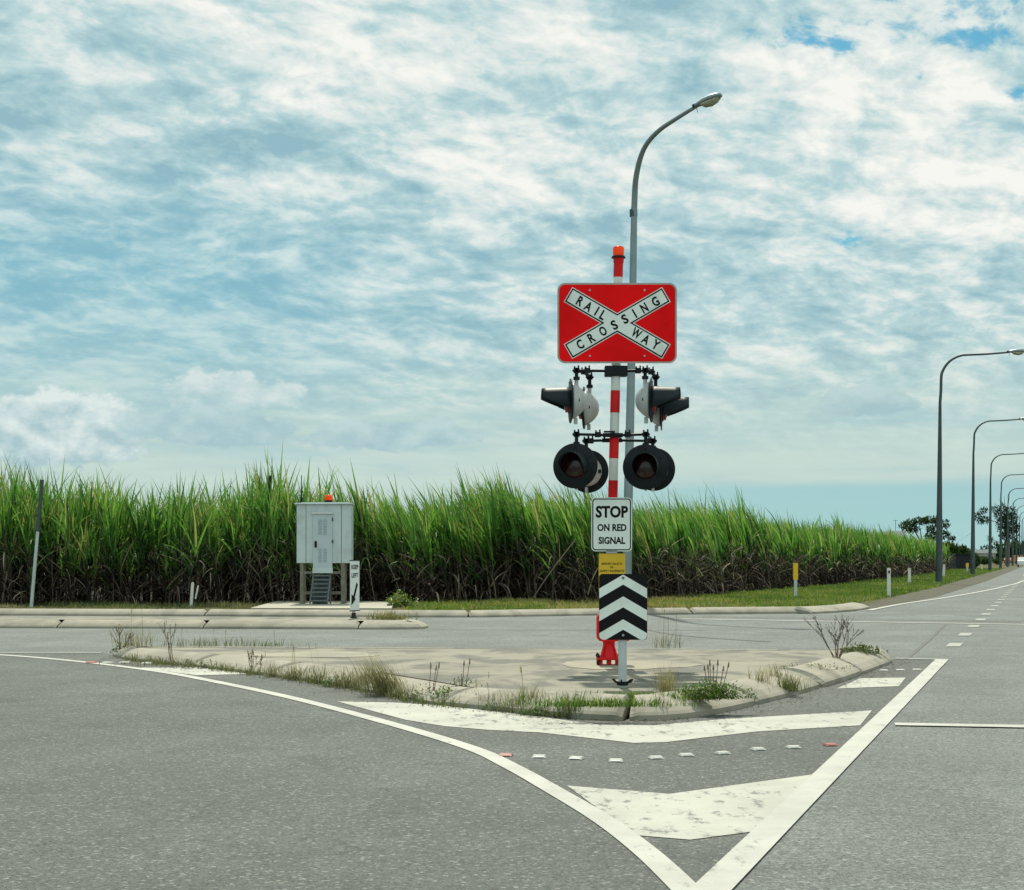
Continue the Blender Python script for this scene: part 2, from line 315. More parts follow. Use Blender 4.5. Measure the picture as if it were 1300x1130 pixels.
def amber_mat(name, c):
    m = bpy.data.materials.new(name); m.use_nodes = True; t = NT(m.node_tree); p = t.n['Principled BSDF']
    p.inputs['Base Color'].default_value = (*c, 1); p.inputs['Roughness'].default_value = 0.25
    tr = t.n.new('ShaderNodeBsdfTranslucent'); tr.inputs[0].default_value = (*c, 1); mx = t.n.new('ShaderNodeMixShader'); mx.inputs[0].default_value = 0.55
    t.l.new(p.outputs[0], mx.inputs[1]); t.l.new(tr.outputs[0], mx.inputs[2]); t.l.new(mx.outputs[0], t.n['Material Output'].inputs[0]); return m
M_AMBER = amber_mat('orange beacon lens', (1.0, 0.14, 0.004))
M_LENS = mat('dark red signal lens', (0.020, 0.006, 0.006), 0.22, 0, 0.3)
M_LENSR = mat('red lens rim', (0.40, 0.012, 0.015), 0.4)
M_BOWL = mat('yellowed lamp bowl', (0.30, 0.30, 0.20), 0.25, 0, 0.25, 9)

# ------------------------------------------------------------------ mesh builder
class MB:
    def __init__(s): s.v = []; s.f = []; s.mi = []; s.sm = []
    def add(s, vs, fs, mi=0, smooth=False, M=None):
        o = len(s.v)
        for p in vs:
            p = Vector(p)
            s.v.append(tuple(M @ p) if M is not None else tuple(p))
        for f in fs: s.f.append([i + o for i in f]); s.mi.append(mi); s.sm.append(smooth)
        return s
    def box(s, a, b, mi=0, M=None, bev=0.0):
        (x0, y0, z0), (x1, y1, z1) = a, b
        if bev <= 0:
            vs = [(x0,y0,z0),(x1,y0,z0),(x1,y1,z0),(x0,y1,z0),(x0,y0,z1),(x1,y0,z1),(x1,y1,z1),(x0,y1,z1)]
            fs = [(3,2,1,0),(4,5,6,7),(0,1,5,4),(1,2,6,5),(2,3,7,6),(3,0,4,7)]
            return s.add(vs, fs, mi, False, M)
        import bmesh
        bm = bmesh.new(); bmesh.ops.create_cube(bm, size=1.0)
        for v in bm.verts: v.co = Vector(((x0+x1)/2 + v.co.x*(x1-x0), (y0+y1)/2 + v.co.y*(y1-y0), (z0+z1)/2 + v.co.z*(z1-z0)))
        bmesh.ops.bevel(bm, geom=bm.edges[:], offset=bev, segments=2, affect='EDGES', profile=0.5)
        bm.verts.index_update(); vs = [v.co.copy() for v in bm.verts]; fs = [[v.index for v in f.verts] for f in bm.faces]; bm.free()
        return s.add(vs, fs, mi, False, M)
    def tube(s, pts, rad, n=10, mi=0, M=None, caps=True, smooth=True):
        pts = [Vector(p) for p in pts]
        if isinstance(rad, (int, float)): rad = [rad] * len(pts)
        vs = []; fs = []; up = None
        for i, p in enumerate(pts):
            d = (pts[min(i+1, len(pts)-1)] - pts[max(i-1, 0)]).normalized()
            if up is None: up = Vector((0, 1, 0)) if abs(d.y) < 0.9 else Vector((1, 0, 0))
            a = d.cross(up).normalized(); b = a.cross(d).normalized(); up = b
            for k in range(n):
                t = 2 * math.pi * k / n; vs.append(p + (a * math.cos(t) + b * math.sin(t)) * rad[i])
        for i in range(len(pts) - 1):
            for k in range(n):
                fs.append((i*n+k, i*n+(k+1) % n, (i+1)*n+(k+1) % n, (i+1)*n+k))
        s.add(vs, fs, mi, smooth, M)
        if caps and n > 2:
            s.add(vs[:n], [list(range(n))[::-1]], mi, False, M); s.add(vs[-n:], [list(range(n))], mi, False, M)
        return s
    def lathe(s, prof, n=24, mi=0, M=None, smooth=True):
        """profile of (radius, height) about +Z"""
        vs = []; fs = []
        for r, z in prof:
            for k in range(n):
                t = 2*math.pi*k/n; vs.append((r*math.cos(t), r*math.sin(t), z))
        for i in range(len(prof)-1):
            for k in range(n): fs.append((i*n+k, i*n+(k+1) % n, (i+1)*n+(k+1) % n, (i+1)*n+k))
        return s.add(vs, fs, mi, smooth, M)
    def prism(s, poly, y0, y1, mi=0, M=None):
        """polygon in XZ, counter-clockwise seen from -Y, extruded from y0 (front) to y1"""
        n = len(poly); vs = [(x, y0, z) for x, z in poly] + [(x, y1, z) for x, z in poly]
        fs = [list(range(n)), list(range(n, 2*n))[::-1]] + [(i, i+n, (i+1) % n + n, (i+1) % n) for i in range(n)]
        return s.add(vs, fs, mi, False, M)
    def slab(s, poly, z0, z1, mi=0):
        n = len(poly); vs = [(p[0], p[1], z0) for p in poly] + [(p[0], p[1], z1) for p in poly]
        fs = [list(range(n))[::-1], list(range(n, 2*n))] + [(i, (i+1) % n, (i+1) % n + n, i+n) for i in range(n)]
        return s.add(vs, fs, mi)
    def build(s, name, mats, parent=None, loc=None):
        me = bpy.data.meshes.new(name); me.from_pydata(s.v, [], s.f)
        if not isinstance(mats, (list, tuple)): mats = [mats]
        for m in mats: me.materials.append(m)
        me.polygons.foreach_set('material_index', s.mi); me.polygons.foreach_set('use_smooth', s.sm); me.update()
        o = bpy.data.objects.new(name, me); COL.objects.link(o)
        if parent is not None: o.parent = parent
        if loc is not None: o.location = loc
        return o
def rrect(w, h, r, n=6, cx=0, cz=0):
    out = []
    for sx, sz, a0 in ((1, -1, -90), (1, 1, 0), (-1, 1, 90), (-1, -1, 180)):
        for i in range(n + 1):
            a = R(a0 + 90 * i / n); out.append((cx + sx*(w/2-r) + r*math.cos(a), cz + sz*(h/2-r) + r*math.sin(a)))
    return out
def disc(r, n=28, cx=0, cz=0): return [(cx + r*math.cos(2*math.pi*i/n), cz + r*math.sin(2*math.pi*i/n)) for i in range(n)]
def tag(o, label=None, cat=None, group=None, kind=None):
    if label: o['label'] = label
    if cat: o['category'] = cat
    if group: o['group'] = group
    if kind: o['kind'] = kind
    return o
def empty(name, loc, rz=0.0, rx=0.0, ry=0.0):
    o = bpy.data.objects.new(name, None); COL.objects.link(o); o.location = loc; o.rotation_euler = (rx, ry, rz); o.empty_display_size = 0.3; return o
def copy_tree(o, parent=None):
    c = o.copy(); COL.objects.link(c)
    if parent is not None: c.parent = parent
    for ch in [x for x in list(COL.objects) if x.parent is o]: copy_tree(ch, c)
    return c
def text_geo(txt, size, bold=0.0, xs=1.0):
    """centred text in the XZ plane, facing -Y: (verts, faces)"""
    cu = bpy.data.curves.new('t', 'FONT'); cu.body = txt; cu.size = size; cu.align_x = 'CENTER'; cu.align_y = 'CENTER'; cu.offset = bold * size; cu.resolution_u = 3
    ob = bpy.data.objects.new('t', cu); me = bpy.data.meshes.new_from_object(ob)
    xs_ = [v.co.x for v in me.vertices]; ys_ = [v.co.y for v in me.vertices]
    mx = (min(xs_)+max(xs_))/2; my = (min(ys_)+max(ys_))/2
    vs = [((v.co.x-mx)*xs, 0.0, v.co.y-my) for v in me.vertices]; fs = [list(p.vertices) for p in me.polygons]
    bpy.data.objects.remove(ob); bpy.data.curves.remove(cu); bpy.data.meshes.remove(me)
    return vs, fs
def fit_text(mb, txt, cx, cz, h, y, w=None, ang=0.0, bold=0.02, mi=0):
    vs, fs = text_geo(txt, 1.0, bold); hh = max(v[2] for v in vs)*2; k = h/hh
    ww = max(v[0] for v in vs)*2*k; kx = (w/ww if w else 1.0)
    M = Matrix.Translation((cx, y, cz)) @ Matrix.Rotation(ang, 4, 'Y')
    mb.add([(v[0]*k*kx, 0, v[2]*k) for v in vs], fs, mi, False, M)

# ------------------------------------------------------------------ the ground
ROADK = 0.3214                                   # the road runs to the right: X = ROADK*Y - c
def sheet(name, pts, z, m, kind='structure', dense=None):
    mb = MB(); mb.add([(p[0], p[1], 0) for p in pts], [list(range(len(pts)))]); o = mb.build(name, m); o.location.z = z; tag(o, kind=kind); return o
sheet('ground', [(-1500, -60), (1500, -60), (2500, 4000), (-2500, 4000)], -0.05, M_TERRAIN)
kerbpx = [(-400, 780.5), (0, 781.5), (250, 782.5), (490, 783.8), (600, 784), (750, 781.5), (900, 780), (1020, 779), (1070, 777.5)]
kerb_line = [G(x, y) for x, y in kerbpx]
road_pts = [(-60, -10), (40, -10), (40, 40), (ROADK*60+14, 60), (ROADK*900+14, 900), (ROADK*900-4.4, 900), (ROADK*152-4.4, 152), (ROADK*94-4.4, 94), (13.6, 57), (9.6, 43.5), (8.6, 42.3)] + \
           [(p.x, p.y + 0.3) for p in kerb_line[::-1]] + [(-60, 38.3)]
sheet('road', road_pts, 0.0, M_ROAD2)
# darker seal in the foreground, where traffic turns left round the island
fg = [(-60, -9.9), (ROADK*-9.9-1.31, -9.9), (ROADK*21.1-1.31, 21.1), (4.6, 21.3), (-5.4, 22.3), G(130, 829), G(0, 829), (-30, 22.9), (-60, 23.2)]
sheet('turning_lane', fg, 0.004, M_ROAD)

LZ = [0.0088]
def strip_line(pts, w, name, m=M_PAINT2, z=None):
    if z is None: z = LZ[0]; LZ[0] += 0.0006
    mb = MB(); vs = []
    P = [Vector((p[0], p[1], 0)) for p in pts]
    for i, p in enumerate(P):
        d = (P[min(i+1, len(P)-1)] - P[max(i-1, 0)]).normalized(); nrm = Vector((-d.y, d.x, 0))
        vs += [p + nrm*w/2, p - nrm*w/2]
    mb.add(vs, [(2*i, 2*i+1, 2*i+3, 2*i+2) for i in range(len(P)-1)])
    o = mb.build(name, m); o.location.z = z; tag(o, kind='structure'); return o
def catmull(P, n=8):
    P = [Vector((p[0], p[1], p[2] if len(p) > 2 else 0)) for p in P]; out = []
    for i in range(len(P)-1):
        a, b, c, d = P[max(i-1, 0)], P[i], P[i+1], P[min(i+2, len(P)-1)]
        for k in range(n):
            t = k/n; out.append(0.5*((2*b) + (c-a)*t + (2*a-5*b+4*c-d)*t*t + (3*b-a-3*c+d)*t**3))
    out.append(P[-1]); return out
curve = [(-250, 822), (-120, 826), (0, 832), (100, 840.5), (200, 853), (272, 866), (375, 888), (500, 921), (598, 951), (650, 975), (700, 1003), (765, 1042), (822, 1085), (880, 1140)]
strip_line(catmull([G(x, y) for x, y in curve]), 0.125, 'road_marking_curve')
strip_line([(ROADK*y-1.30, y) for y in (21.2, 15, 10, 5, 0, -8)], 0.16, 'road_marking_lane_edge')
strip_line([G(1136, 920.5), G(1300, 923.5), G(1700, 931)], 0.20, 'road_marking_stop_line')
strip_line([G(1137, 836.5), G(1203, 838)], 0.09, 'road_marking_give_way')
strip_line([G(-200, 829), G(128, 829.5)], 0.09, 'road_marking_side_line')
strip_line(catmull([G(1103, 775.3), G(1146, 767), G(1208, 758), G(1257, 749), G(1278, 744), (27.3, 89), (36, 115), (ROADK*160-1.6, 160), (ROADK*500-1.6, 500)]), 0.16, 'road_marking_edge_line')
def marking(px, name, z=0.0075):
    pts = [G(x, y) for x, y in px]
    if sum((pts[i].x*pts[(i+1) % len(pts)].y - pts[(i+1) % len(pts)].x*pts[i].y) for i in range(len(pts))) < 0: pts = pts[::-1]
    sheet(name, pts, z, M_PAINT)
marking([(428, 891.5), (500, 893), (565, 897), (640, 905), (700, 913), (760, 921), (830, 922), (920, 914), (1107, 903), (1092, 922), (960, 930), (845, 943.5), (805, 944.5), (684, 931), (622, 928), (564, 923), (515, 915)], 'road_marking_chevron')
marking([(720, 999), (850, 1009.5), (1030, 985), (968, 1056), (876, 1068), (805, 1062), (775, 1040)], 'road_marking_chevron.001')
marking([(1062, 875), (1092, 862), (1150, 861), (1141, 872)], 'road_marking_chevron.002')
marking([(170, 848.5), (252, 848), (318, 856.5), (250, 858)], 'road_marking_chevron.003')
mb = MB()
y = 24.3
while y < 150:
    xa = ROADK*y-1.35; xb = ROADK*(y+1.0)-1.35; mb.add([(xa-0.09, y, 0), (xa+0.12, y, 0), (xb+0.12, y+1, 0), (xb-0.09, y+1, 0)], [(0, 1, 2, 3)]); y += 3.4
o = mb.build('road_marking_dashes', paint_mat('worn dash paint', (0.34, 0.345, 0.30), (0.15, 0.16, 0.145), 0.50, 0.62)); o.location.z = 0.008; tag(o, kind='structure')
# seams and tar
strip_line([G(1200, 793), G(1180, 812), G(1150, 837)], 0.06, 'road_seam', M_TAR, 0.005)
strip_line(catmull([G(822, 799), G(850, 805), G(900, 810), G(978, 815)]), 0.10, 'road_seam.001', M_TAR, 0.0055)
strip_line([G(535, 799.5), G(700, 800), G(900, 800.5)], 0.07, 'road_seam.002', M_TAR, 0.0065)
# the cane railway where it crosses the road
ra, rb = G(880, 784.5), G(1300, 791.2); dr = (rb-ra).normalized(); nr = Vector((-dr.y, dr.x, 0))
for off, w, m_, nm, zz in ((0.55, 0.09, M_RAIL, 'railway_track', .006), (-0.55, 0.10, M_RAIL, 'railway_track.001', .006), (-0.80, 0.22, M_PAINT2, 'road_marking_track', .007), (0.72, .10, M_GRAVEL, 'road_marking_track.001', .0045)):
    strip_line([ra + nr*off, rb + nr*off, rb + dr*30 + nr*off], w, nm, m_, zz)

# ------------------------------------------------------------------ kerbs, island, median
def kerb_sweep(mb, pts, prof, segs=None, seg=2.4, gap=0.02, off_scale=None, mi=0, zs=None):
    """sweep profile (inward offset, z) along pts, inward = left of travel, broken into stones"""
    P = [Vector((p[0], p[1], 0)) for p in pts]; cum = [0]
    for i in range(1, len(P)): cum.append(cum[-1] + (P[i]-P[i-1]).length)
    def at(s):
        for i in range(1, len(P)):
            if s <= cum[i] or i == len(P)-1:
                t = (s-cum[i-1])/max(1e-6, cum[i]-cum[i-1]); return P[i-1].lerp(P[i], t)
    def nrm(s):
        a = at(max(0, s-0.12)); b = at(min(cum[-1], s+0.12)); d = (b-a).normalized(); return Vector((-d.y, d.x, 0))
    s0 = 0
    while s0 < cum[-1]-0.05:
        s1 = min(cum[-1], s0+seg*random.uniform(.92, 1.08)); n = max(2, int((s1-s0-gap)/0.25)); vs = []; k = len(prof)
        dz = random.uniform(-.01, .01); dx = random.uniform(-.018, .018)
        for i in range(n+3):
            ii = (0, .06) if i == 0 else (n, .06) if i == n+2 else (None, 0)
            s = s0 + (s1-s0-gap)*(0 if i == 0 else 1 if i == n+2 else min(max((i-1)/n, .055/(s1-s0)), 1-.055/(s1-s0))); p = at(s); q = nrm(s); sc = off_scale(p) if off_scale else 1.0
            e_ = 1.0 if 0 < i < n+2 else 0.66
            for o_, z_ in prof: vs.append(p + q*((o_ if e_ == 1 else .02+o_*.95)*sc+dx) + Vector((0, 0, (z_ + (dz if z_ > .02 else 0))*e_*(zs(p) if zs else 1))))
        n += 2
        fs = [(i*k+j, i*k+j+1, (i+1)*k+j+1, (i+1)*k+j) for i in range(n) for j in range(k-1)]
        fs = [f[::-1] for f in fs]
        fs += [list(range(k)), list(range(n*k, n*k+k))[::-1]]
        mb.add(vs, fs, mi, False); s0 = s1
KP = [(0.0, -0.02), (0.004, 0.045), (0.03, 0.068), (0.10, 0.112), (0.20, 0.150), (0.28, 0.172), (0.34, 0.182), (0.395, 0.178), (0.42, 0.155), (0.425, 0.06)]
isl_px = [(150, 836.5), (181, 841), (238, 846), (307, 854.5), (378, 863.5), (438, 873), (500, 885), (555, 896), (622, 903), (684, 909), (745, 915), (800, 918), (858, 915.5), (911, 908), (943, 901), (1022, 881), (1078, 863), (1118, 848), (1134, 841.5)]
front = [G(x, y) for x, y in isl_px]
back = [Vector((4.86, 21.25, 0)), Vector((4.45, 21.45, 0)), Vector((0, 21.85, 0)), Vector((-4.9, 22.25, 0)), Vector((-5.35, 22.1, 0))]
outline = front + back
def dens(P, step=0.2, closed=True):
    out = []; n = len(P)
    for i in range(n if closed else n-1):
        a, b = P[i], P[(i+1) % n]; k = max(1, int((b-a).length/step))
        out += [a.lerp(b, j/k) for j in range(k)]
    if not closed: out.append(P[-1])
    return out
tips = [Vector((4.8, 21, 0)), Vector((-5.2, 21.9, 0))]
def osc(p):
    d = min((Vector((p[0], p[1], 0))-t_).length for t_ in tips); return min(1.0, 0.45 + 0.45*d)
D = dens(outline)
# smooth outline a little
for _ in range(2): D = [(D[i-1] + D[i]*2 + D[(i+1) % len(D)])/4 for i in range(len(D))]
mb = MB(); kerb_sweep(mb, D + [D[0]], KP, seg=2.15, gap=0.06, off_scale=osc, zs=lambda p: .745 if p.y > 21.15-p.x*.085 and -4.9 < p.x < 4.3 else (.80 + .20*min(1, max(0, (p.x+.6)/1.0))))
tag(mb.build('island_kerb', M_KERB), kind='structure')
n = len(D); inner = []
for i, p in enumerate(D):
    d = (D[(i+1) % n]-D[i-1]).normalized(); inner.append(p + Vector((-d.y, d.x, 0))*0.40*osc(p))
mb = MB(); mb.add([(p.x, p.y, 0) for p in inner], [list(range(n))])
o = mb.build('traffic_island_paving', M_CONC); o.location.z = 0.128; tag(o, kind='structure')
# soil that has gathered in the joint between kerb stones and paving
mb = MB(); vs = []
for i, p in enumerate(D):
    d = (D[(i+1) % len(D)]-D[i-1]).normalized(); nn = Vector((-d.y, d.x, 0)); w = .020+.022*random.random()
    vs += [p + nn*(.425*osc(p)-.004), p + nn*(.425*osc(p)+w)]
k = len(D); mb.add([(v.x, v.y, 0) for v in vs], [(2*i, 2*((i+1) % k), 2*((i+1) % k)+1, 2*i+1) for i in range(k)])
o = mb.build('ground_joint_soil', M_SOIL); o.location.z = 0.132; tag(o, kind='structure')
# pale footing patches on the island, around the signal and at the left
def blob(cx, cy, rx, ry, name, m, z):
    pts = []
    for i in range(28):
        a = 2*math.pi*i/28; k = 1 + 0.12*math.sin(3*a+cx) + random.uniform(-.05, .05); pts.append((cx+rx*k*math.cos(a), cy+ry*k*math.sin(a)))
    sheet(name, pts, z, m)
c_ = G(795, 842, .147); blob(c_.x, c_.y, .75, .75, 'ground_footing_patch', M_FOOT, 0.132)
c_ = G(395, 829.5, .147); blob(c_.x, c_.y, .85, .55, 'ground_footing_patch.001', M_FOOT, 0.132)
# two joints across the island paving

# far kerb, and the dirt/grass verge behind it
mb = MB(); kerb_sweep(mb, kerb_line, [(a*0.75, b*.85) for a, b in KP], seg=6.0, gap=0.05)
tag(mb.build('far_kerb', M_KERB), kind='structure')
nose = [G(1030, 779.5), G(1060, 778), G(1085, 776), G(1104, 772.5)]
# median between the two far carriageways
mb = MB(); mlow = [G(-500, 796), G(0, 797.4), G(300, 798.6), G(480, 799.4), G(535, 799)]
mo = dens(mlow + [G(545, 797), G(525, 793.5), Vector((-2.2, 32.6, 0)), Vector((-18, 33.0, 0))], 0.4)
kerb_sweep(mb, mo + [mo[0]], [(a*0.8, b*.85) for a, b in KP], seg=2.9, gap=0.03)
tag(mb.build('median_kerb', M_KERB), kind='structure')
mb = MB(); n = len(mo); inn = []
for i, p in enumerate(mo):
    d = (mo[(i+1) % n]-mo[i-1]).normalized(); inn.append(p + Vector((-d.y, d.x, 0))*0.31)
mb.add([(p.x, p.y, 0) for p in inn], [list(range(n))]); o = mb.build('median_paving', M_CONC); o.location.z = 0.147; tag(o, kind='structure')

# verge ground: between far kerb and cane, then along the road
edge = [(8.95, 42.6), (10.2, 45.0), (14.6, 57), (ROADK*94-3.4, 94), (ROADK*152-3.4, 152), (ROADK*900-3.4, 900)]; ew = [.15, .55, 1.1, 1.3, 1.4, 1.4]
vp = [(p.x, p.y+0.28) for p in kerb_line] + [(x-w+.1, y) for (x, y), w in zip(edge, ew)] + [ (ROADK*900-22, 900), (ROADK*200-13, 200), (ROADK*60-14, 60), (-2, 52), (-60, 52)]
sheet('grass_verge', vp, 0.045, M_VERGE)
# sloping gravel edge from verge to road
mb = MB(); vs = []
for i, ((x, y), w) in enumerate(zip(edge, ew)): vs += [(x+.1, y-.02, 0.0045), (x-w*.3, y, 0.02), (x-w, y+.05, 0.052)]
mb.add(vs, [(3*i+j, 3*i+3+j, 3*i+4+j, 3*i+1+j) for i in range(len(edge)-1) for j in (0, 1)])
tag(mb.build('gravel_shoulder', M_GRAVEL), kind='structure')
sheet('ground_field_soil', [(-60, 45.0), (-8, 45.0), (-2.5, 46.6), (1.5, 50), (5.8, 55.5), (ROADK*82-11.2+1, 82), (ROADK*200-13, 200), (ROADK*200-60, 200), (-60, 100)], 0.055, M_SOIL)
# slab under the cabinet
mb = MB(); mb.slab([G(318, 772, .16).xy, G(497, 772.5, .16).xy, G(501, 763.5, .16).xy, G(352, 763, .16).xy], 0.0, 0.165)
tag(mb.build('ground_cabinet_slab', M_SLAB), kind='structure')
# separate kerb nose beyond the driveway gap
mb = MB(); kerb_sweep(mb, dens(nose, .4, False), [(a*1.2, b*.85) for a, b in KP], seg=3.0, gap=0.03)
tag(mb.build('far_kerb_nose', M_KERB), kind='structure')

# ------------------------------------------------------------------ blades (numpy)
def blades(base, az, th0, curv, L, W, S=5, twist=None, wprof=None):
    """N curved tapering strips. returns verts (N*(S+1)*2,3), faces (N*S,4)"""
    N = len(base); t = (np.arange(S) + 0.5)/S
    th = th0[:, None] + curv[:, None]*t[None, :]**1.3
    st = (L/S)[:, None]
    h = np.concatenate([np.zeros((N, 1)), np.cumsum(np.sin(th)*st, 1)], 1); zz = np.concatenate([np.zeros((N, 1)), np.cumsum(np.cos(th)*st, 1)], 1)
    dx, dy = np.cos(az)[:, None], np.sin(az)[:, None]
    c = np.stack([base[:, 0:1]+h*dx, base[:, 1:2]+h*dy, base[:, 2:3]+zz], 2)
    if wprof is None: wprof = np.interp(np.linspace(0, 1, S+1), [0, .25, .6, 1], [.55, 1, .8, .04])
    tw = (az + np.pi/2) if twist is None else az + np.pi/2 + twist
    wv = np.stack([np.cos(tw), np.sin(tw), np.zeros(N)], 1)[:, None, :]*(W[:, None, None]*0.5*wprof[None, :, None])
    v = np.stack([c-wv, c+wv], 2).reshape(-1, 3)
    i = (np.arange(N)*(S+1)*2)[:, None] + (np.arange(S)*2)[None, :]
    f = np.stack([i, i+1, i+3, i+2], 2).reshape(-1, 4)
    return v, f
def soup(name, chunks, mats, parent=None):
    """chunks: (verts, faces, material index, tint per vertex)"""
    vs = np.concatenate([c[0] for c in chunks]); o = 0; fs = []; mi = []
    for c in chunks: fs.append(c[1]+o); mi.append(np.full(len(c[1]), c[2])); o += len(c[0])
    fs = np.concatenate(fs); mi = np.concatenate(mi); ti = np.concatenate([c[3] for c in chunks])
    me = bpy.data.meshes.new(name); k = fs.shape[1]
    me.vertices.add(len(vs)); me.vertices.foreach_set('co', vs.astype(np.float32).ravel())
    me.loops.add(len(fs)*k); me.loops.foreach_set('vertex_index', fs.astype(np.int32).ravel())
    me.polygons.add(len(fs)); me.polygons.foreach_set('loop_start', (np.arange(len(fs))*k).astype(np.int32)); me.polygons.foreach_set('loop_total', np.full(len(fs), k, np.int32))
    me.polygons.foreach_set('material_index', mi.astype(np.int32)); me.polygons.foreach_set('use_smooth', np.ones(len(fs), bool))
    at = me.attributes.new('tint', 'FLOAT', 'POINT'); at.data.foreach_set('value', ti.astype(np.float32))
    for m in mats: me.materials.append(m)
    me.update(calc_edges=True)
    ob = bpy.data.objects.new(name, me); COL.objects.link(ob)
    if parent is not None: ob.parent = parent
    return ob
def U(a, b, n): return RNG.uniform(a, b, n)
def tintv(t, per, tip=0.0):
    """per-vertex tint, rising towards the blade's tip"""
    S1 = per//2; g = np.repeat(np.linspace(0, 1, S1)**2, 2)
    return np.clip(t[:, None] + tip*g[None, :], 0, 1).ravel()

# ------------------------------------------------------------------ sugar cane
def cane(chunks, cx, cy, hgt, wind, q, dry, ns, lit=.22):
    """one clump of stalks per entry; q = 0..1 detail"""
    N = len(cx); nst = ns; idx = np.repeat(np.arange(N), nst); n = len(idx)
    bx = cx[idx] + RNG.normal(0, .20, n); by = cy[idx] + RNG.normal(0, .20, n); H = hgt[idx] * U(.82, 1.06, n)
    lean = np.where(RNG.random(n) < .06, U(.3, .9, n), U(0, .22, n)); la = U(0, 2*np.pi, n); lx = np.cos(la)*lean + wind[idx]*.16; ly = np.sin(la)*lean
    sh = H*U(.50, .62, n)                                         # stalk height
    # stalks
    wst = np.full(n, .045); v, f = blades(np.stack([bx, by, np.full(n, .04)], 1), np.arctan2(ly, lx), np.arctan(np.hypot(lx, ly)), U(-.1, .2, n), sh, wst, 3, wprof=np.ones(4), twist=U(0, 3, n))
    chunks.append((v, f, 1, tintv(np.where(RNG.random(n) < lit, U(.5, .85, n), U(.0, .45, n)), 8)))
    def pt(k, a):                                                # point on the stalk at height fraction a
        return np.stack([bx[k] + lx[k]*sh[k]*a, by[k] + ly[k]*sh[k]*a, .1 + sh[k]*a], 1)
    # green leaves
    for g in range(2):
        ng = (6, 3)[g] if q > .5 else (5, 3)[g]
        k = np.repeat(np.arange(n), ng); m = len(k)
        a = U(.80, 1.05, m) if g == 0 else U(.38, .9, m)
        az = U(0, 2*np.pi, m); w = wind[idx][k]
        ax = np.cos(az) + w*1.6; ay = np.sin(az); az = np.arctan2(ay, ax)
        L = (H[k]-sh[k])*(U(.75, 1.25, m) if g == 0 else U(.6, .95, m))
        th0 = np.abs(RNG.normal(.03, .16, m)) + .22*np.abs(w) + (.0 if g == 0 else .32); cu = U(.05, .75, m)**1.3 + (U(.2, 1.3, m) if g else 0) + (RNG.random(m) < .2)*U(.5, 1.4, m)
        v, f = blades(pt(k, a), az, th0, cu, L, U(.035, .075, m)*(1 if q > .5 else 1.15), 6 if q > .5 else 4, twist=RNG.normal(0, .9, m))
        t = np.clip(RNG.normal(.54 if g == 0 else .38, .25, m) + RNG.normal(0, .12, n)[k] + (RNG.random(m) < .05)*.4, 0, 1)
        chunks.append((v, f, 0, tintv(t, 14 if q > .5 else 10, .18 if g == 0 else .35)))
    # dry hanging leaves
    nd = int(dry); k = np.repeat(np.arange(n), nd); m = len(k); a = U(.02, .78, m)
    az = U(0, 2*np.pi, m); L = U(.6, 1.35, m); th0 = U(.3, 1.5, m); cu = U(.3, 2.0, m)
    v, f = blades(pt(k, a), az, th0, cu, L, U(.022, .05, m)*(1 if q > .5 else 1.6), 5 if q > .5 else 4, twist=RNG.normal(0, .8, m))
    v[:, 2] = np.maximum(v[:, 2], .07 + (v[:, 0]*37.7 % 1)*.05)
    chunks.append((v, f, 1, tintv(np.where(RNG.random(m) < lit, U(.6, 1, m), RNG.beta(1.2, 4, m)), 12 if q > .5 else 10)))  # mostly dark tints paint in the shaded gaps; the lit share stays pale
CE = [(0, 768.5), (300, 768.5), (500, 768), (700, 766), (850, 760), (930, 753), (1040, 743.5), (1120, 736), (1180, 728), (1203, 723.5)]
CEw = [Vector((-24, 46.8, 0))] + [G(x, y, .05) for x, y in CE]
def along(P, step):
    out = []; carry = 0
    for i in range(len(P)-1):
        a, b = P[i], P[i+1]; L = (b-a).length; d = (b-a)/L; s = carry
        while s < L: out.append((a+d*s, Vector((-d.y, d.x, 0)))); s += step
        carry = s-L
    return out
chunks = []
for row in range(7):
    step = .50 if row < 3 else .62
    A = along(CEw, step); A = [(p, nn) for p, nn in A if p.y < 72]
    cx = np.array([p.x + nn.x*(row*.85+.1) for p, nn in A]) + RNG.normal(0, .12, len(A)); cy = np.array([p.y + nn.y*(row*.85+.1) for p, nn in A]) + RNG.normal(0, .16, len(A))
    hg = 3.22 + .30*np.sin(cx*.9+row*.4) + .22*np.sin(cx*2.7+.6*row) + RNG.normal(0, .22, len(A)) - .10*(row == 0)
    if row == 0: hg = np.where(RNG.random(len(A)) < .16, U(1.5, 2.6, len(A)), hg)
    hg *= np.interp(cx, [-14, -6, -4, 3, 10, 20], [1.0, .99, .97, .97, .93, .86])
    wind = -np.interp(cx, [-14, -7, -4, 2, 20], [.05, .05, .8, 1.0, .7])*U(.6, 1.2, len(A))
    cane(chunks, cx, cy, hg, wind, 1.0, 9 if row < 3 else 4, 7 if row < 3 else 5, (.30, .18, .08, .03, .02, .02, .02)[row])  # pale share of dry leaves falls by row: the field's inner shade, painted
tag(soup('sugar_cane_crop', chunks, [M_CANE, M_DRYCANE]), 'tall green sugar cane with dry brown leaves low down, filling the field', 'sugar cane', kind='stuff')
chunks = []
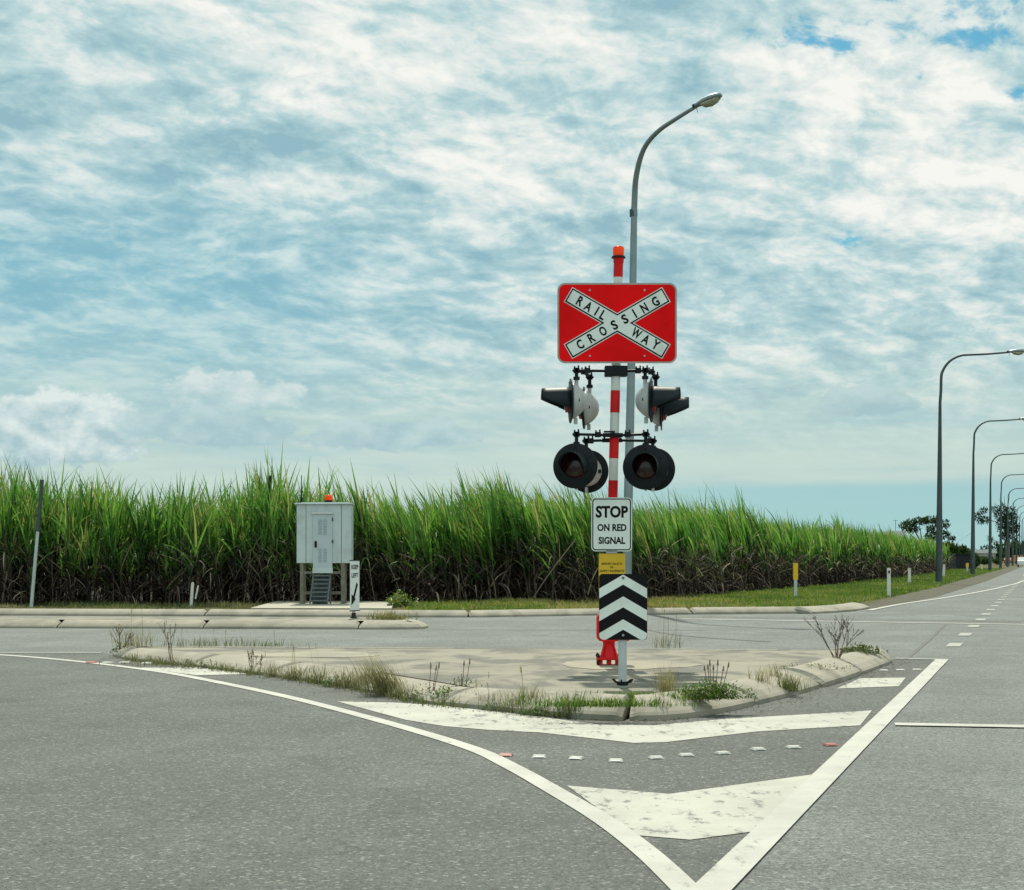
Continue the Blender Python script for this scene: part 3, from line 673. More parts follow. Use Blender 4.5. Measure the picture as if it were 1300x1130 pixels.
for row in range(5):
    A = along(CEw, .62); A = [(p, nn) for p, nn in A if p.y >= 72]
    A = [(p, nn) for p, nn in A if RNG.random() < min(1, 100/p.y)]
    cx = np.array([p.x + nn.x*(row*1.0+.1) for p, nn in A]) + RNG.normal(0, .2, len(A)); cy = np.array([p.y + nn.y*(row*1.0+.1) for p, nn in A]) + RNG.normal(0, .25, len(A))
    hg = 2.9 + .15*np.sin(cx*.8+row) + RNG.normal(0, .15, len(A))
    cane(chunks, cx, cy, hg, -U(.3, .9, len(A)), .2, 4, 7)
tag(soup('sugar_cane_crop_far', chunks, [M_CANE, M_DRYCANE]), 'rows of green sugar cane receding along the road verge', 'sugar cane', kind='stuff')

# verge grass
def inpoly(x, y, poly):
    c = np.zeros(len(x), bool); n = len(poly); j = n-1
    for i in range(n):
        xi, yi = poly[i]; xj, yj = poly[j]
        with np.errstate(divide='ignore', invalid='ignore'):
            c ^= ((yi > y) != (yj > y)) & (x < (xj-xi)*(y-yi)/(yj-yi+1e-12)+xi)
        j = i
    return c
def grass_field(name, poly, N, h, mats, lab, tmean=.45, wf=1.0, thr=-.6):
    P = np.array([(p[0], p[1]) for p in poly]); x = U(P[:, 0].min(), P[:, 0].max(), N*6); y = U(P[:, 1].min(), P[:, 1].max(), N*6)
    ok = inpoly(x, y, [tuple(p) for p in P])
    nz = np.sin(x*1.7+np.sin(y*.9)*2)+np.sin(y*1.3+x*.5)+np.sin(x*5.1+y*3.3)*.6
    ok &= (nz + RNG.normal(0, .5, len(x))) > thr
    x, y, nz = x[ok][:N], y[ok][:N], nz[ok][:N]; m = len(x)
    L = h*U(.5, 1.3, m)*(1+.25*nz); L = np.maximum(L, .03)
    v, f = blades(np.stack([x, y, np.full(m, .045)], 1), U(0, 6.3, m), U(0, .6, m), U(.1, 1.1, m), L, U(.012, .028, m)*wf, 2, twist=U(-1, 1, m))
    o = soup(name, [(v, f, 0, tintv(np.clip(RNG.normal(tmean, .22, m)+.14*np.sin(x*.8+np.sin(y*.6)*1.5)+.10*np.sin(x*2.9+y*1.7), 0, 1), 6))], mats); tag(o, lab, 'grass', kind='stuff')
vg = [(.8, 38.8), (4, 39.0), (8.6, 39.4), (9.3, 42.8), (13.0, 57.3), (ROADK*75-5.9, 75), (ROADK*75-9.6, 75), (9.4, 61), (5.2, 55.5), (1.2, 50), (-1.5, 47)]
vgr = [(6.2, 39.4), (7.6, 39.8), (8.2, 42.0), (9.2, 45.1), (13.6, 57.3), (ROADK*75-4.6, 75), (ROADK*75-9.6, 75), (9.4, 61), (6.0, 54)]
grass_field('verge_grass', vgr, 42000, .11, [M_GRASS], 'short bright green grass on the verge beside the road', .42, 1.4, -.9)
vgl = [(.8, 38.8), (4, 39.0), (7.2, 39.3), (7.6, 50), (6.2, 55.5), (4.2, 54), (1.2, 49), (-1.5, 46.6)]
grass_field('verge_grass_dry', vgl, 12000, .11, [M_GRASS], 'scruffy yellowing grass between the kerb and the cane', .82, 1.4, .4)
vg2 = [(ROADK*75-4.6, 75), (ROADK*94-4.7, 94), (ROADK*152-4.8, 152), (ROADK*200-4.8, 200), (ROADK*200-11, 200), (ROADK*94-10, 94), (ROADK*75-9.6, 75)]
grass_field('verge_grass_far', vg2, 40000, .13, [M_GRASS], 'green roadside grass running away beside the road', .35, 2.5)
vg3 = [(-18, 38.6), (-6.2, 38.6), (-5.8, 44.6), (-18, 46)]
grass_field('verge_scrub', vg3, 9000, .11, [M_DRYGRASS], 'thin dry grass between the far kerb and the cane', .35, 1.3)
vg4 = [(-2.6, 38.6), (.8, 38.9), (1.2, 50), (-2.4, 46.6)]
grass_field('verge_scrub_mixed', vg4, 9000, .13, [M_GRASS], 'scrubby grass right of the cabinet slab', .62, 1.4, .2)

# ------------------------------------------------------------------ railway signal
def build_signal():
    Y0 = 18.2; S = Y0/F; foot = G(773, 841, .15); foot.y = Y0; foot.z = .132; foot.x = (773-CX)*S
    root = empty('railway_signal', foot)
    tag(root, 'red and white railway crossing signal post with crossing sign and eight black lamps', 'railway signal')
    def L(px, py, dy=0.0):                                      # photo pixel to local point in the signal's plane
        return Vector(((px-CX)*S*(1+dy/Y0)-foot.x, dy, HC+(HZ-py)*S*(1+dy/Y0)-foot.z))
    def ax(py): return L(773 + (841-py)*12/500.0, py)
    # post: white tube with red bands
    mb = MB(); mb.tube([ax(822), ax(352)], .050, 20); post = mb.build('post', M_WHITE, root)
    for a, b in ((496, 524), (553, 582), (610, 818), (352, 334)):
        m2 = MB(); m2.tube([ax(max(a, b)), ax(min(a, b))], .0525, 20); m2.build('red_band', M_RED, post)
    # base
    mb = MB()
    b0 = ax(841); M = Matrix.Translation((b0.x, b0.y, 0))
    mb.lathe([(.0, .33), (.068, .33), (.072, .30), (.072, .25), (.064, .24), (.066, .20), (.105, .075), (.115, .06), (.0, .06)], 20, 0, M)
    for sx in (-.095, 0, .095):
        mb.box((b0.x+sx-.022, -.10, 0.0), (b0.x+sx+.022, -.055, .075), 0, bev=.006); mb.box((b0.x+sx-.022, .055, 0.0), (b0.x+sx+.022, .10, .075), 0, bev=.006)
    mb.box((b0.x-.135, -.13, .055), (b0.x+.135, .13, .085), 0, bev=.006)
    for a in range(4):
        t = R(45+90*a); mb.tube([(b0.x+.066*math.cos(t), .066*math.sin(t), .23), (b0.x+.12*math.cos(t), .12*math.sin(t), .08)], .010, 6)
    mb.tube([(b0.x-.08, 0, .27), (b0.x-.105, 0, .27)], .012, 8)
    base = mb.build('post_base', M_RED, root)
    for sx in (-.12, .12):
        for sy in (-.11, .11):
            mb = MB(); mb.tube([(b0.x+sx, sy, 0), (b0.x+sx, sy, .125)], .011, 8); mb.tube([(b0.x+sx, sy, .085), (b0.x+sx, sy, .108)], .021, 6); mb.build('bolt', M_DARK, base)
    # red box low on the post
    mb = MB(); p = L(779, 800, -.02); mb.prism(rrect(.37, .30, .05, 6, p.x, p.z+.03), -.09, .09); mb.build('junction_box', M_RED, root)
    # beacon
    bt = ax(334); mb = MB(); mb.tube([bt, bt+Vector((.002, 0, .055))], [.056, .060], 20); mb.tube([bt+Vector((0, 0, .055)), bt+Vector((0, 0, .075))], [.080, .072], 20, 1); bc = mb.build('beacon', [M_RED, M_DARK], root)
    mb = MB(); mb.lathe([(.058, .075), (.060, .10), (.062, .16), (.058, .175), (.04, .183), (.0, .184)], 20, 0, Matrix.Translation(bt)); mb.build('beacon_lens', M_AMBER, bc)
    # crossing sign
    W, H = 151*S, 101.5*S; c = L(783.5, 410.2, -.085); yf = c.y
    mb = MB(); mb.prism(rrect(W, H, .085, 8, c.x, c.z), yf, yf+.004); mb.box((c.x-.5, yf+.005, c.z+.16), (c.x+.5, yf+.03, c.z+.20)); mb.box((c.x-.5, yf+.005, c.z-.20), (c.x+.5, yf+.03, c.z-.16))
    sg = mb.build('crossing_sign', M_BORDER, root)
    mb = MB(); mb.prism(rrect(W-.038, H-.038, .068, 8, c.x, c.z), yf-.003, yf-.0005); mb.build('sign_face', M_SIGNRED, sg)
    mw = MB(); mk = MB(); mi_ = MB(); A = R(30.2); LN, WD = 1.245, .186
    def cross(LL, WW):                                           # outline of the X as one polygon
        ca, sa = math.cos(A), math.sin(A)
        def arm(sg_): return (ca*sg_[0], sa*sg_[1])
        pts = []
        h = WW/2; l = LL/2
        xi = h/sa; zi = h/ca                                     # crotch points
        def e(dx, dz, s_): nx, nz = -dz, dx; return (dx*l + nx*h*s_, dz*l + nz*h*s_)
        d1, d2, d3, d4 = (ca, sa), (-ca, sa), (-ca, -sa), (ca, -sa)
        pts = [e(*d1, -1), e(*d1, 1), (0, zi), e(*d2, -1), e(*d2, 1), (-xi, 0), e(*d3, -1), e(*d3, 1), (0, -zi), e(*d4, -1), e(*d4, 1), (xi, 0)]
        return [(c.x+x, c.z+z) for x, z in pts]
    mw.prism(cross(LN, WD), yf-.0060, yf-.0035); x1 = mw.build('crossbuck', M_SIGNW, sg)
    mk.prism(cross(LN-.018, WD-.018), yf-.0085, yf-.0065); mk.build('crossbuck_border', M_BLACK, x1)
    mi_.prism(cross(LN-.048, WD-.048), yf-.0110, yf-.0090); mi_.build('crossbuck_panel', M_SIGNW, x1)
    mt = MB(); WF = dict(R=.62, A=.74, I=.17, L=.50, W=.95, Y=.74, C=.64, O=.70, S=.58, N=.64, G=.68)
    for ch, px, py in (('R', 736.6, 382.7), ('A', 746.9, 389.4), ('I', 757.6, 395.3), ('L', 765.5, 400.4), ('W', 807.9, 423.5), ('A', 819.9, 431.2), ('Y', 832.6, 437.8)):
        q = L(px, py, yf); fit_text(mt, ch, q.x, q.z, .108, yf-.0118, ang=A, bold=.036, w=.108*WF[ch])
    for ch, px, py in (('C', 736.4, 437.4), ('R', 750.7, 429.1), ('O', 765.4, 420.6), ('S', 779.8, 412.8), ('S', 793.2, 405.2), ('I', 805.5, 398.2), ('N', 817.8, 391.2), ('G', 832, 383.2)):
        q = L(px, py, yf); fit_text(mt, ch, q.x, q.z, .108, yf-.0118, ang=-A, bold=.036, w=.108*WF[ch])
    mt.build('lettering', M_BLACK, x1)
    for bx_ in (-.30, .30):
        for bz_ in (-.36, .36):
            mb = MB(); mb.tube([(c.x+bx_, yf-.009, c.z+bz_), (c.x+bx_, yf-.002, c.z+bz_)], .011, 10); mb.build('bolt', M_BACK, sg)
    # stop on red signal
    c = L(776.5, 665.8, -.075); W, H = 51.5*S, 68*S; yf = c.y
    mb = MB(); mb.prism(rrect(W, H, .045, 6, c.x, c.z), yf, yf+.004); st = mb.build('stop_sign', M_SIGNW, root)
    mb = MB(); mb.prism(rrect(W-.022, H-.022, .038, 6, c.x, c.z), yf-.0022, yf-.0005); mb.build('sign_border', M_BLACK, st)
    mb = MB(); mb.prism(rrect(W-.046, H-.046, .028, 6, c.x, c.z), yf-.0045, yf-.0027); mb.build('sign_panel', M_SIGNW, st)
    mt = MB()
    for tx, py, h, w in (('STOP', 649.8, 15.3, 41), ('ON RED', 669.8, 9.2, 37), ('SIGNAL', 686.2, 9.2, 34)):
        q = L(776.8, py, yf); fit_text(mt, tx, q.x, q.z, h*S, yf-.0052, w*S, bold=.04)
    mt.build('lettering', M_BLACK, st)
    mb = MB(); q = L(776.5, 701, yf); mb.box((q.x-.06, yf+.0, q.z-.014), (q.x+.06, yf+.03, q.z+.016)); mb.build('sign_bracket', M_BACK, root)
    # yellow notice
    c = L(777, 727, -.07); W, H = 33.5*S, 48*S; yf = c.y
    mb = MB(); mb.prism(rrect(W, H, .008, 3, c.x, c.z), yf, yf+.004); nt = mb.build('fault_notice', M_YEL, root)
    mt = MB()
    for tx, py, h, w in (('REPORT FAULTS', 715.8, 2.9, 26), ('OR', 720.2, 2.6, 4.6), ('SAFETY INCIDENTS', 724.9, 2.9, 31)):
        q = L(776.8, py, yf); fit_text(mt, tx, q.x, q.z, h*S, yf-.0015, w*S, bold=.02)
    mt.build('lettering', M_BLACK, nt)
    # signal lamps
    def lamp(pos, yaw, tilt=0.0, k=1.0, hk=1.0):
        """pos = centre of the backing disc, faces local -Y"""
        M = Matrix.Translation(pos) @ Matrix.Rotation(yaw, 4, 'Z') @ Matrix.Rotation(tilt, 4, 'X') @ Matrix.Scale(k, 4)
        RX = Matrix.Rotation(R(90), 4, 'X')                      # lathe +Z -> -Y
        mb = MB(); mb.lathe([(0, -.168), (.045, -.165), (.085*hk, -.150), (.125*hk, -.120), (.162*hk, -.082), (.190*hk, -.042), (.200*hk, -.018), (.20*hk, -.008), (0, -.008)], 28, 0, M @ RX)
        mb.tube([(0, .06, .17), (0, .06, .235)], .022, 10, 0, M)
        mb.box((-.012, .03, -.255), (.012, .07, -.185), 0, M)
        h = mb.build('signal_lamp', M_HOUSE, root)
        for sx in (-1, 1): mb = MB(); mb.tube([(sx*.155, .055, -.005), (sx*.172, .055, -.005)], .024, 12, 0, M); mb.build('hinge_cap', M_DARK, h)
        mb = MB(); mb.lathe([(0, 0), (.243, 0), (.247, .003), (.247, .008), (.243, .012), (0, .012)], 40, 0, M @ RX)
        for a in (90, 210, 330, 30): mb.tube([(.20*math.cos(R(a)), -.012, .20*math.sin(R(a))), (.20*math.cos(R(a)), -.028, .20*math.sin(R(a)))], .007, 8, 0, M)
        mb.build('backing_disc', M_DARK, h)
        # hood: tube with its lower front cut away
        mb = MB(); n = 36; vs = []; fs = []; r = .152
        for j in range(7):
            for i in range(n+1):
                a = 2*math.pi*i/n + math.pi*1.5                  # starts at the bottom
                up = (math.sin(a)+1)/2; zf = math.sin(a); q_ = min(1, max(0, (zf+.62)/(.18+.62))); Lh = .018 + .292*q_**.8
                t = j/6; rr = r*(1-.10*t); vs.append((rr*math.cos(a), -.012-Lh*t, rr*math.sin(a)))
        for j in range(6):
            for i in range(n): fs.append((j*(n+1)+i, j*(n+1)+i+1, (j+1)*(n+1)+i+1, (j+1)*(n+1)+i))
        mb.add(vs, fs, 0, True, M); hd = mb.build('hood', M_SLATE, h)
        so = hd.modifiers.new('thickness', 'SOLIDIFY'); so.thickness = .004
        mb = MB(); mb.lathe([(.128, .012), (.128, .050), (.128, .058)], 28, 1, M @ RX)
        mb.lathe([(.120, .056), (.09, .070), (.05, .078), (0, .080)], 28, 0, M @ RX); mb.build('lens', [M_LENS, M_LENSR], h)
        return M @ Vector((0, .06, .235))
    tops = []
    tops.append(lamp(L(725, 509, -.05), R(-90)+R(4)))
    tops.append(lamp(L(742, 518, .30), R(-90)+R(-8), 0, .97))
    tops.append(lamp(L(826, 508, -.05), R(90)-R(10)))
    tops.append(lamp(L(839, 519.5, .28), R(90)-R(7), 0, .97))
    low = []
    low.append(lamp(L(730.5, 591.5, -.24), R(-14)))
    low.append(lamp(L(746.5, 598.5, .22), R(158), 0, .97, .86))
    low.append(lamp(L(819.5, 593, -.24), R(-7)))
    low.append(lamp(L(830.5, 596, .22), R(160), 0, .97, .84))
    def arm(pts, joints, r=.014, box=None):
        mb = MB(); mb.tube(pts, r, 10)
        for j in joints:
            mb.tube([j+Vector((0, 0, -.028)), j+Vector((0, 0, .028))], .034, 10); mb.tube([j+Vector((-.03, 0, 0)), j+Vector((.03, 0, 0))], .028, 10)
            mb.tube([j+Vector((.02, -.02, .02)), j+Vector((.02, -.02, .055))], .009, 6); mb.tube([j+Vector((-.02, .02, .02)), j+Vector((-.02, .02, .05))], .009, 6)
            mb.tube([j+Vector((-.045, 0, .0)), j+Vector((.045, 0, 0))], .013, 8)
        if box: mb.box(*box, bev=.012)
        mb.build('mounting_arm', M_DARK, root)
    def stemto(mb, top, z):
        mb.tube([top, Vector((top.x, top.y, z))], .020, 10); mb.tube([top-Vector((0, 0, .005)), top+Vector((0, 0, .03))], .036, 12)
        mb.tube([Vector((top.x, top.y, z-.02)), Vector((top.x, top.y, z+.02))], .034, 10)
    zt = L(0, 471).z; c = ax(471)
    bx = ((c.x-.125, -.075, zt-.062), (c.x+.125, .075, zt+.055))
    for (a, b, yy) in ((tops[0], tops[1], 0), (tops[2], tops[3], 0)):
        s = -1 if a.x < c.x else 1
        p0 = Vector((c.x+s*.12, 0, zt)); p1 = Vector((a.x, a.y, zt)); p2 = Vector((a.x+(b.x-a.x)*.55, (a.y+b.y)/2, zt+.005)); p3 = Vector((b.x, b.y, zt-.035))
        arm([p0, p1], [p1, p0+(p1-p0)*.62], .0155, bx if s < 0 else None)
        arm([p1, p2, p3], [p2, p3], .020)
        for q_, z_ in ((a, zt), (b, zt-.04)): mb = MB(); stemto(mb, q_, z_); mb.build('lamp_stem', M_DARK, root)
    z1, z2 = L(0, 553).z, L(0, 558.5).z; c = ax(555)
    for a, b in ((low[0], low[1]), (low[2], low[3])):
        s = -1 if a.x < c.x else 1
        pa = Vector((a.x, a.y, z1)); pb = Vector((b.x, b.y, z2)); f1 = Vector((c.x-s*.10, -.075, z1)); f2 = Vector((c.x-s*.10, .075, z2))
        arm([f1, Vector((c.x+s*.12, -.08, z1)), pa], [pa, f1.lerp(pa, .55)], .015); arm([f2, Vector((c.x+s*.12, .08, z2)), pb], [pb, pb.lerp(f2, .12)], .015)
        for q_, z_ in ((a, z1), (b, z2)): mb = MB(); stemto(mb, q_, z_); mb.build('lamp_stem', M_DARK, root)
    mb = MB(); mb.box((c.x-.13, -.085, z1-.022), (c.x+.09, -.055, z1+.022)); mb.box((c.x-.13, .055, z2-.022), (c.x+.09, .085, z2+.022))
    for sx in (-.105, .07): mb.tube([(c.x+sx, -.10, (z1+z2)/2+.01), (c.x+sx, .10, (z1+z2)/2+.01)], .011, 8)
    mb.box((c.x-.12, -.10, z1+.028), (c.x+.0, -.05, z1+.045)); mb.build('clamp', M_DARK, root)
build_signal()

# ------------------------------------------------------------------ chevron sign
def build_chevron():
    Y0 = 15.0; S = Y0/F; foot = Vector(((790.3-CX)*S, Y0, .13)); root = empty('chevron_sign', foot)
    tag(root, 'black and white chevron sign on a grey post at the island kerb', 'road sign')
    def z(py): return HC+(HZ-py)*S-.13
    mb = MB(); mb.tube([(0, 0, 0), (0, 0, z(735))], .038, 18); mb.build('post', M_LTPOST, root)
    mb = MB(); mb.tube([(0, 0, .02), (0, 0, .055)], .052, 14)
    for a in range(6):
        t = R(20+60*a); mb.tube([(.045*math.cos(t), .045*math.sin(t), .04), (.085*math.cos(t), .085*math.sin(t), .05+.02*(a % 2)), (.10*math.cos(t), .10*math.sin(t), .075)], .009, 6)
    mb.build('base_clamp', M_DARK, root)
    W, H = 61*S, 83.5*S; cz = z(770.3); cx = .002; yf = -.055
    mb = MB(); mb.prism(rrect(W, H, .032, 6, cx, cz), yf, yf+.004); mb.box((cx-.15, yf+.005, cz+.18), (cx+.15, yf+.022, cz+.21)); mb.box((cx-.15, yf+.005, cz-.21), (cx+.15, yf+.022, cz-.18)); bd = mb.build('sign_board', M_BLACK, root)
    # white stripes: y of apex (photo rows) and of their ends
    mb = MB(); w2 = W/2-.002
    for a0, a1 in ((729.5, 742), (757, 770.8), (786, 799)):
        zt, zb = z(a0), z(a1); dr_ = 17.6*S
        pts = [(cx-w2, zt-dr_), (cx-w2, zb-dr_), (cx, zb), (cx+w2, zb-dr_), (cx+w2, zt-dr_), (cx, zt)]
        if a0 > 780:
            zc = cz-H/2+.002
            k = (w2)/(dr_)
            xb = (zb-zc)*k                                        # where the lower edge meets the bottom
            pts = [(cx-w2, zt-dr_), (cx-w2, zc+.03), (cx-w2+.01, zc+.011), (cx-w2+.03, zc)] + [(cx-min(xb, w2-.03), zc), (cx, zb), (cx+min(xb, w2-.03), zc)] + [(cx+w2-.03, zc), (cx+w2-.01, zc+.011), (cx+w2, zc+.03), (cx+w2, zt-dr_), (cx, zt)]
        mb.prism(pts, yf-.0025, yf-.0006)
    mb.build('chevron_stripes', M_SIGNW, bd)
    mb = MB(); mb.tube([(cx, yf-.010, z(733.5)), (cx, yf-.002, z(733.5))], .012, 12); mb.build('bolt', M_STEP, bd)
    mb = MB(); mb.tube([(cx, yf-.010, z(806)), (cx, yf-.002, z(806))], .011, 12); mb.build('bolt', M_BACK, bd)
build_chevron()

# ------------------------------------------------------------------ street lamps
def lamp_head(parent, p, d, k=1.0, lean=0.0):
    """p = arm end, d = unit direction outwards"""
    d = d.normalized(); side = Vector((-d.y, d.x, 0)).normalized(); up = side.cross(d)*-1
    if up.z < 0: up = -up
    M = Matrix.Translation(p) @ Matrix(((d.x, side.x, up.x, 0), (d.y, side.y, up.y, 0), (d.z, side.z, up.z, 0), (0, 0, 0, 1))) @ Matrix.Scale(k, 4)
    mb = MB(); st = [(-.05, .04, .035, .03), (.0, .065, .055, .05), (.10, .10, .08, .05), (.25, .15, .105, .05), (.42, .165, .11, .05), (.58, .145, .10, .05), (.68, .09, .06, .04), (.70, .05, .03, .02)]
    n = 12; vs = []
    for x, w, hu, hd in st:
        for i in range(n):
            a = 2*math.pi*i/n; zz = math.sin(a); vs.append((x, w*math.cos(a), (hu if zz > 0 else hd)*zz+.02))
    fs = [(j*n+i, j*n+(i+1) % n, (j+1)*n+(i+1) % n, (j+1)*n+i) for j in range(len(st)-1) for i in range(n)] + [list(range(n)), list(range((len(st)-1)*n, len(st)*n))]
    mb.add(vs, fs, 0, True, M); h = mb.build('lamp_head', M_GALV, parent)
    mb = MB(); st2 = [(.14, .10, .03), (.22, .135, .10), (.38, .145, .135), (.54, .125, .10), (.63, .08, .03)]; vs = []
    for x, w, hd in st2:
        for i in range(n): a = 2*math.pi*i/n; zz = math.sin(a); vs.append((x, w*math.cos(a), (.0 if zz > 0 else hd*zz)-.018))
    fs = [(j*n+i, j*n+(i+1) % n, (j+1)*n+(i+1) % n, (j+1)*n+i) for j in range(len(st2)-1) for i in range(n)]
    mb.add(vs, fs, 0, True, M); mb.build('lamp_bowl', M_BOWL, h)
    mb = MB(); mb.box((-.09, -.045, -.02), (.03, .045, .07), 0, M, bev=.01); mb.tube([(.0, 0, -.02), (-.0, .0, -.16)], .007, 6, 0, M); mb.build('spigot', M_DARK, h)
def main_lamp():
    Y0 = 42.0; S = Y0/F; foot = Vector(((795-CX)*S, Y0, .1)); root = empty('street_lamp', foot)
    tag(root, 'tall grey street lamp with a curved arm standing behind the crossing signal', 'street lamp')
    def L(px, py, dy=0): return Vector(((px-CX)*S*(1+dy/Y0)-foot.x, dy, HC+(HZ-py)*S*(1+dy/Y0)-foot.z))
    mb = MB(); mb.tube([(0, 0, 0), L(797, 660), L(802.5, 420), L(804.5, 300)], [.125, .118, .098, .085], 12); mb.build('pole', M_GALV, root)
    mb = MB(); mb.box((-.2, -.2, -.06), (.2, .2, .03), bev=.01); mb.build('base_plate', M_KERB, root)
    pts = catmull([L(804.5, 300), L(805.5, 255, -.05), L(808, 222, -.25), L(817, 190, -.7), L(834, 168, -1.2), L(858, 151, -1.7), L(884, 135, -2.2)], 5)
    n = len(pts); mb = MB(); mb.tube(pts, [.084-(.084-.045)*i/(n-1) for i in range(n)], 12); mb.build('arm', M_GALV, root)
    mb = MB(); q = L(804.3, 272); mb.tube([q-Vector((0, 0, .06)), q+Vector((0, 0, .12))], .10, 12); mb.build('collar', M_GALVD, root)
    d = Vector((.72, -.45, .20)); lamp_head(root, pts[-1], d, .98)
main_lamp()
def row_lamp():
    root = empty('street_lamp', (0, 0, 0)); H = 11.55
    mb = MB(); mb.tube([(0, 0, 0), (.02, 0, 2.0), (.06, 0, 9.0)], [.175, .16, .075], 12); mb.build('pole', M_GALVD, root)
    mb = MB(); mb.box((-.32, -.32, -.06), (.32, .32, .03), bev=.02); mb.build('base_plate', M_KERB, root)
    arc = [(.06, 0, 9.0), (.10, 0, 9.6)]
    for i in range(1, 9):
        a = R(180-90*i/8); arc.append((1.35+1.25*math.cos(a), 0, 10.1+1.28*math.sin(a)))
    arc += [(2.4, 0, 11.42), (3.45, 0, 11.50)]
    pts = catmull(arc, 3); n = len(pts); mb = MB(); mb.tube(pts, [.075-.028*i/(n-1) for i in range(n)], 10); mb.build('arm', M_GALVD, root)
    lamp_head(root, Vector((3.45, 0, 11.5)), Vector((1, 0, .03)), 1.15)
    return root
rl = row_lamp(); rl_d1 = 82.7
ordn = ['first', 'second', 'third', 'fourth', 'fifth', 'sixth']
for i in range(12):
    o = rl if i == 0 else copy_tree(rl); dd = 1+.475*i; Yp = rl_d1*dd
    o.location = (26.58*dd-5.24, Yp, .05 if i else .08); o.rotation_euler.z = R(-4)
    o['category'] = 'street lamp'; o['group'] = 'street lamps receding along the road'
    o['label'] = ('%s and %s street lamp in the row beyond the cane' % (ordn[i], 'nearest' if i == 0 else 'next')) if i < 1 else ('%s street lamp from the front of the row beyond the cane' % ordn[i] if i < 6 else 'faint distant street lamp past the sixth of the roadside row')
    if i == 0: o['label'] = 'dark street lamp at the front of the roadside row, nearest to the cane'

# ------------------------------------------------------------------ equipment cabinet
def build_cabinet():
    Y0 = 41.6; S = Y0/F; foot = Vector(((412-CX)*S, Y0, .165)); root = empty('equipment_cabinet', foot)
    tag(root, 'pale grey signalling cabinet raised on legs with a louvred door and steps', 'cabinet')
    def x(px): return (px-CX)*S-foot.x
    def z(py): return HC+(HZ-py)*S-foot.z
    x0, x1, zb, zt = x(376.5), x(447.5), z(715), z(640.5)
    mb = MB(); mb.box((x0, 0, zb), (x1-.03, .55, zt), bev=.012); body = mb.build('cabinet_body', M_CAB, root)
    mb = MB()
    for px in (388.5, 433.5): mb.box((x(px)-.006, -.003, zb+.01), (x(px)+.006, .0, zt-.01))
    mb.build('panel_joint', M_SEAM, body)
    mb = MB(); mb.box((x0-.05, -.06, zt+.001), (x1, .60, zt+.035), bev=.006); mb.box((x0+.1, .1, zt+.036), (x1-.13, .5, zt+.06)); mb.build('roof', M_CAB, root)
    mb = MB(); a, b = x(397.5), x(422.0); mb.box((a, -.035, z(727)), (b, -.004, z(652.5)), bev=.005); dr_ = mb.build('door', M_CABD, root)
    mb = MB(); mb.box((a-.02, -.07, z(652.5)), (b+.02, -.004, z(651.3)+.02)); mb.build('rain_hood', M_ROOF, dr_)
    mb = MB()
    for (p0, p1) in ((660, 679), (697, 714)):
        for cx_ in (x(406.5), x(412.8)):
            zz = p0
            while zz < p1:
                mb.prism([(cx_-.045, z(zz)-.012), (cx_+.045, z(zz)-.012), (cx_+.045, z(zz)), (cx_-.045, z(zz))], -.045, -.035); zz += 2.0
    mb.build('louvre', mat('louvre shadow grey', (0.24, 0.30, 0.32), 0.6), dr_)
    mb = MB(); hx = x(401); mb.box((hx-.03, -.05, z(695)), (hx+.03, -.036, z(687)), bev=.004); mb.tube([(hx, -.05, z(690)), (hx, -.085, z(690)), (hx+.01, -.085, z(694.5))], .016, 8); mb.build('handle', M_DARK, dr_)
    for py in (660, 688): mb = MB(); mb.box((b-.01, -.05, z(py)-.03), (b+.02, -.02, z(py)+.05)); mb.build('hinge', M_SEAM, dr_)
    mb = MB(); mb.box((a-.01, -.05, z(727)-.012), (b+.01, -.0, z(721))); mb.build('sill', M_CAB, dr_)
    for (px, yy) in ((383, .06), (435, .06), (383, .48), (435, .48)):
        mb = MB(); mb.box((x(px)-.045, yy-.05, 0), (x(px)+.045, yy+.05, zb-.001), bev=.008); mb.box((x(px)-.09, yy-.08, 0), (x(px)+.09, yy+.08, .012)); mb.build('leg', M_LEG, root)
    mb = MB()
    for py in (727, 753):
        mb.box((x(384.5), .03, z(py)-.03), (x(434.5), .07, z(py)+.03)); mb.box((x(384.5), .46, z(py)-.03), (x(434.5), .50, z(py)+.03))
    mb.build('cross_brace', M_LEG, root)
    stp = empty('steps', (0, 0, 0)); stp.parent = root
    ns = 7; zt_ = z(730)
    for i in range(ns):
        zz = zt_*(1-i/ns); yy = -.02-.0*i
        mb = MB(); mb.box((x(399), -.10-.10*i, zz-.035), (x(418.5), .12-.10*i, zz), bev=.004); mb.box((x(399)+.01, .09-.10*i, zz-zt_/ns+.0), (x(418.5)-.01, .11-.10*i, zz-.036)); mb.build('step', M_STEP, stp)
    for px in (398, 419.5):
        mb = MB(); mb.box((x(px)-.02, -.02, 0), (x(px)+.02, .02, z(727)-.02)); mb.prism([(0, 0), (1, 0), (1, 1), (0, 1)], 0, .0001) if False else None
        mb.tube([(x(px), -.72, .03), (x(px), -.02, zt_)], .022, 6); mb.build('stringer', M_STEP, stp)
    # beacon and aerial on the roof
    bp = Vector((x(415), .4, zt+.06)); mb = MB(); mb.tube([bp, bp+Vector((0, 0, .06))], .09, 16); b_ = mb.build('beacon_base', M_DARK, root)
    mb = MB(); mb.lathe([(.085, .06), (.10, .08), (.10, .13), (.07, .19), (0, .20)], 16, 0, Matrix.Translation(bp)); mb.build('beacon_lens', M_AMBER, b_)
    ap = Vector((x(379.5), .5, zt+.04)); mb = MB(); mb.tube([ap, ap+Vector((0, 0, .72))], [.016, .010], 6); mb.box((ap.x-.03, ap.y-.03, ap.z), (ap.x+.03, ap.y+.03, ap.z+.15)); mb.build('aerial', M_DARK, root)
build_cabinet()

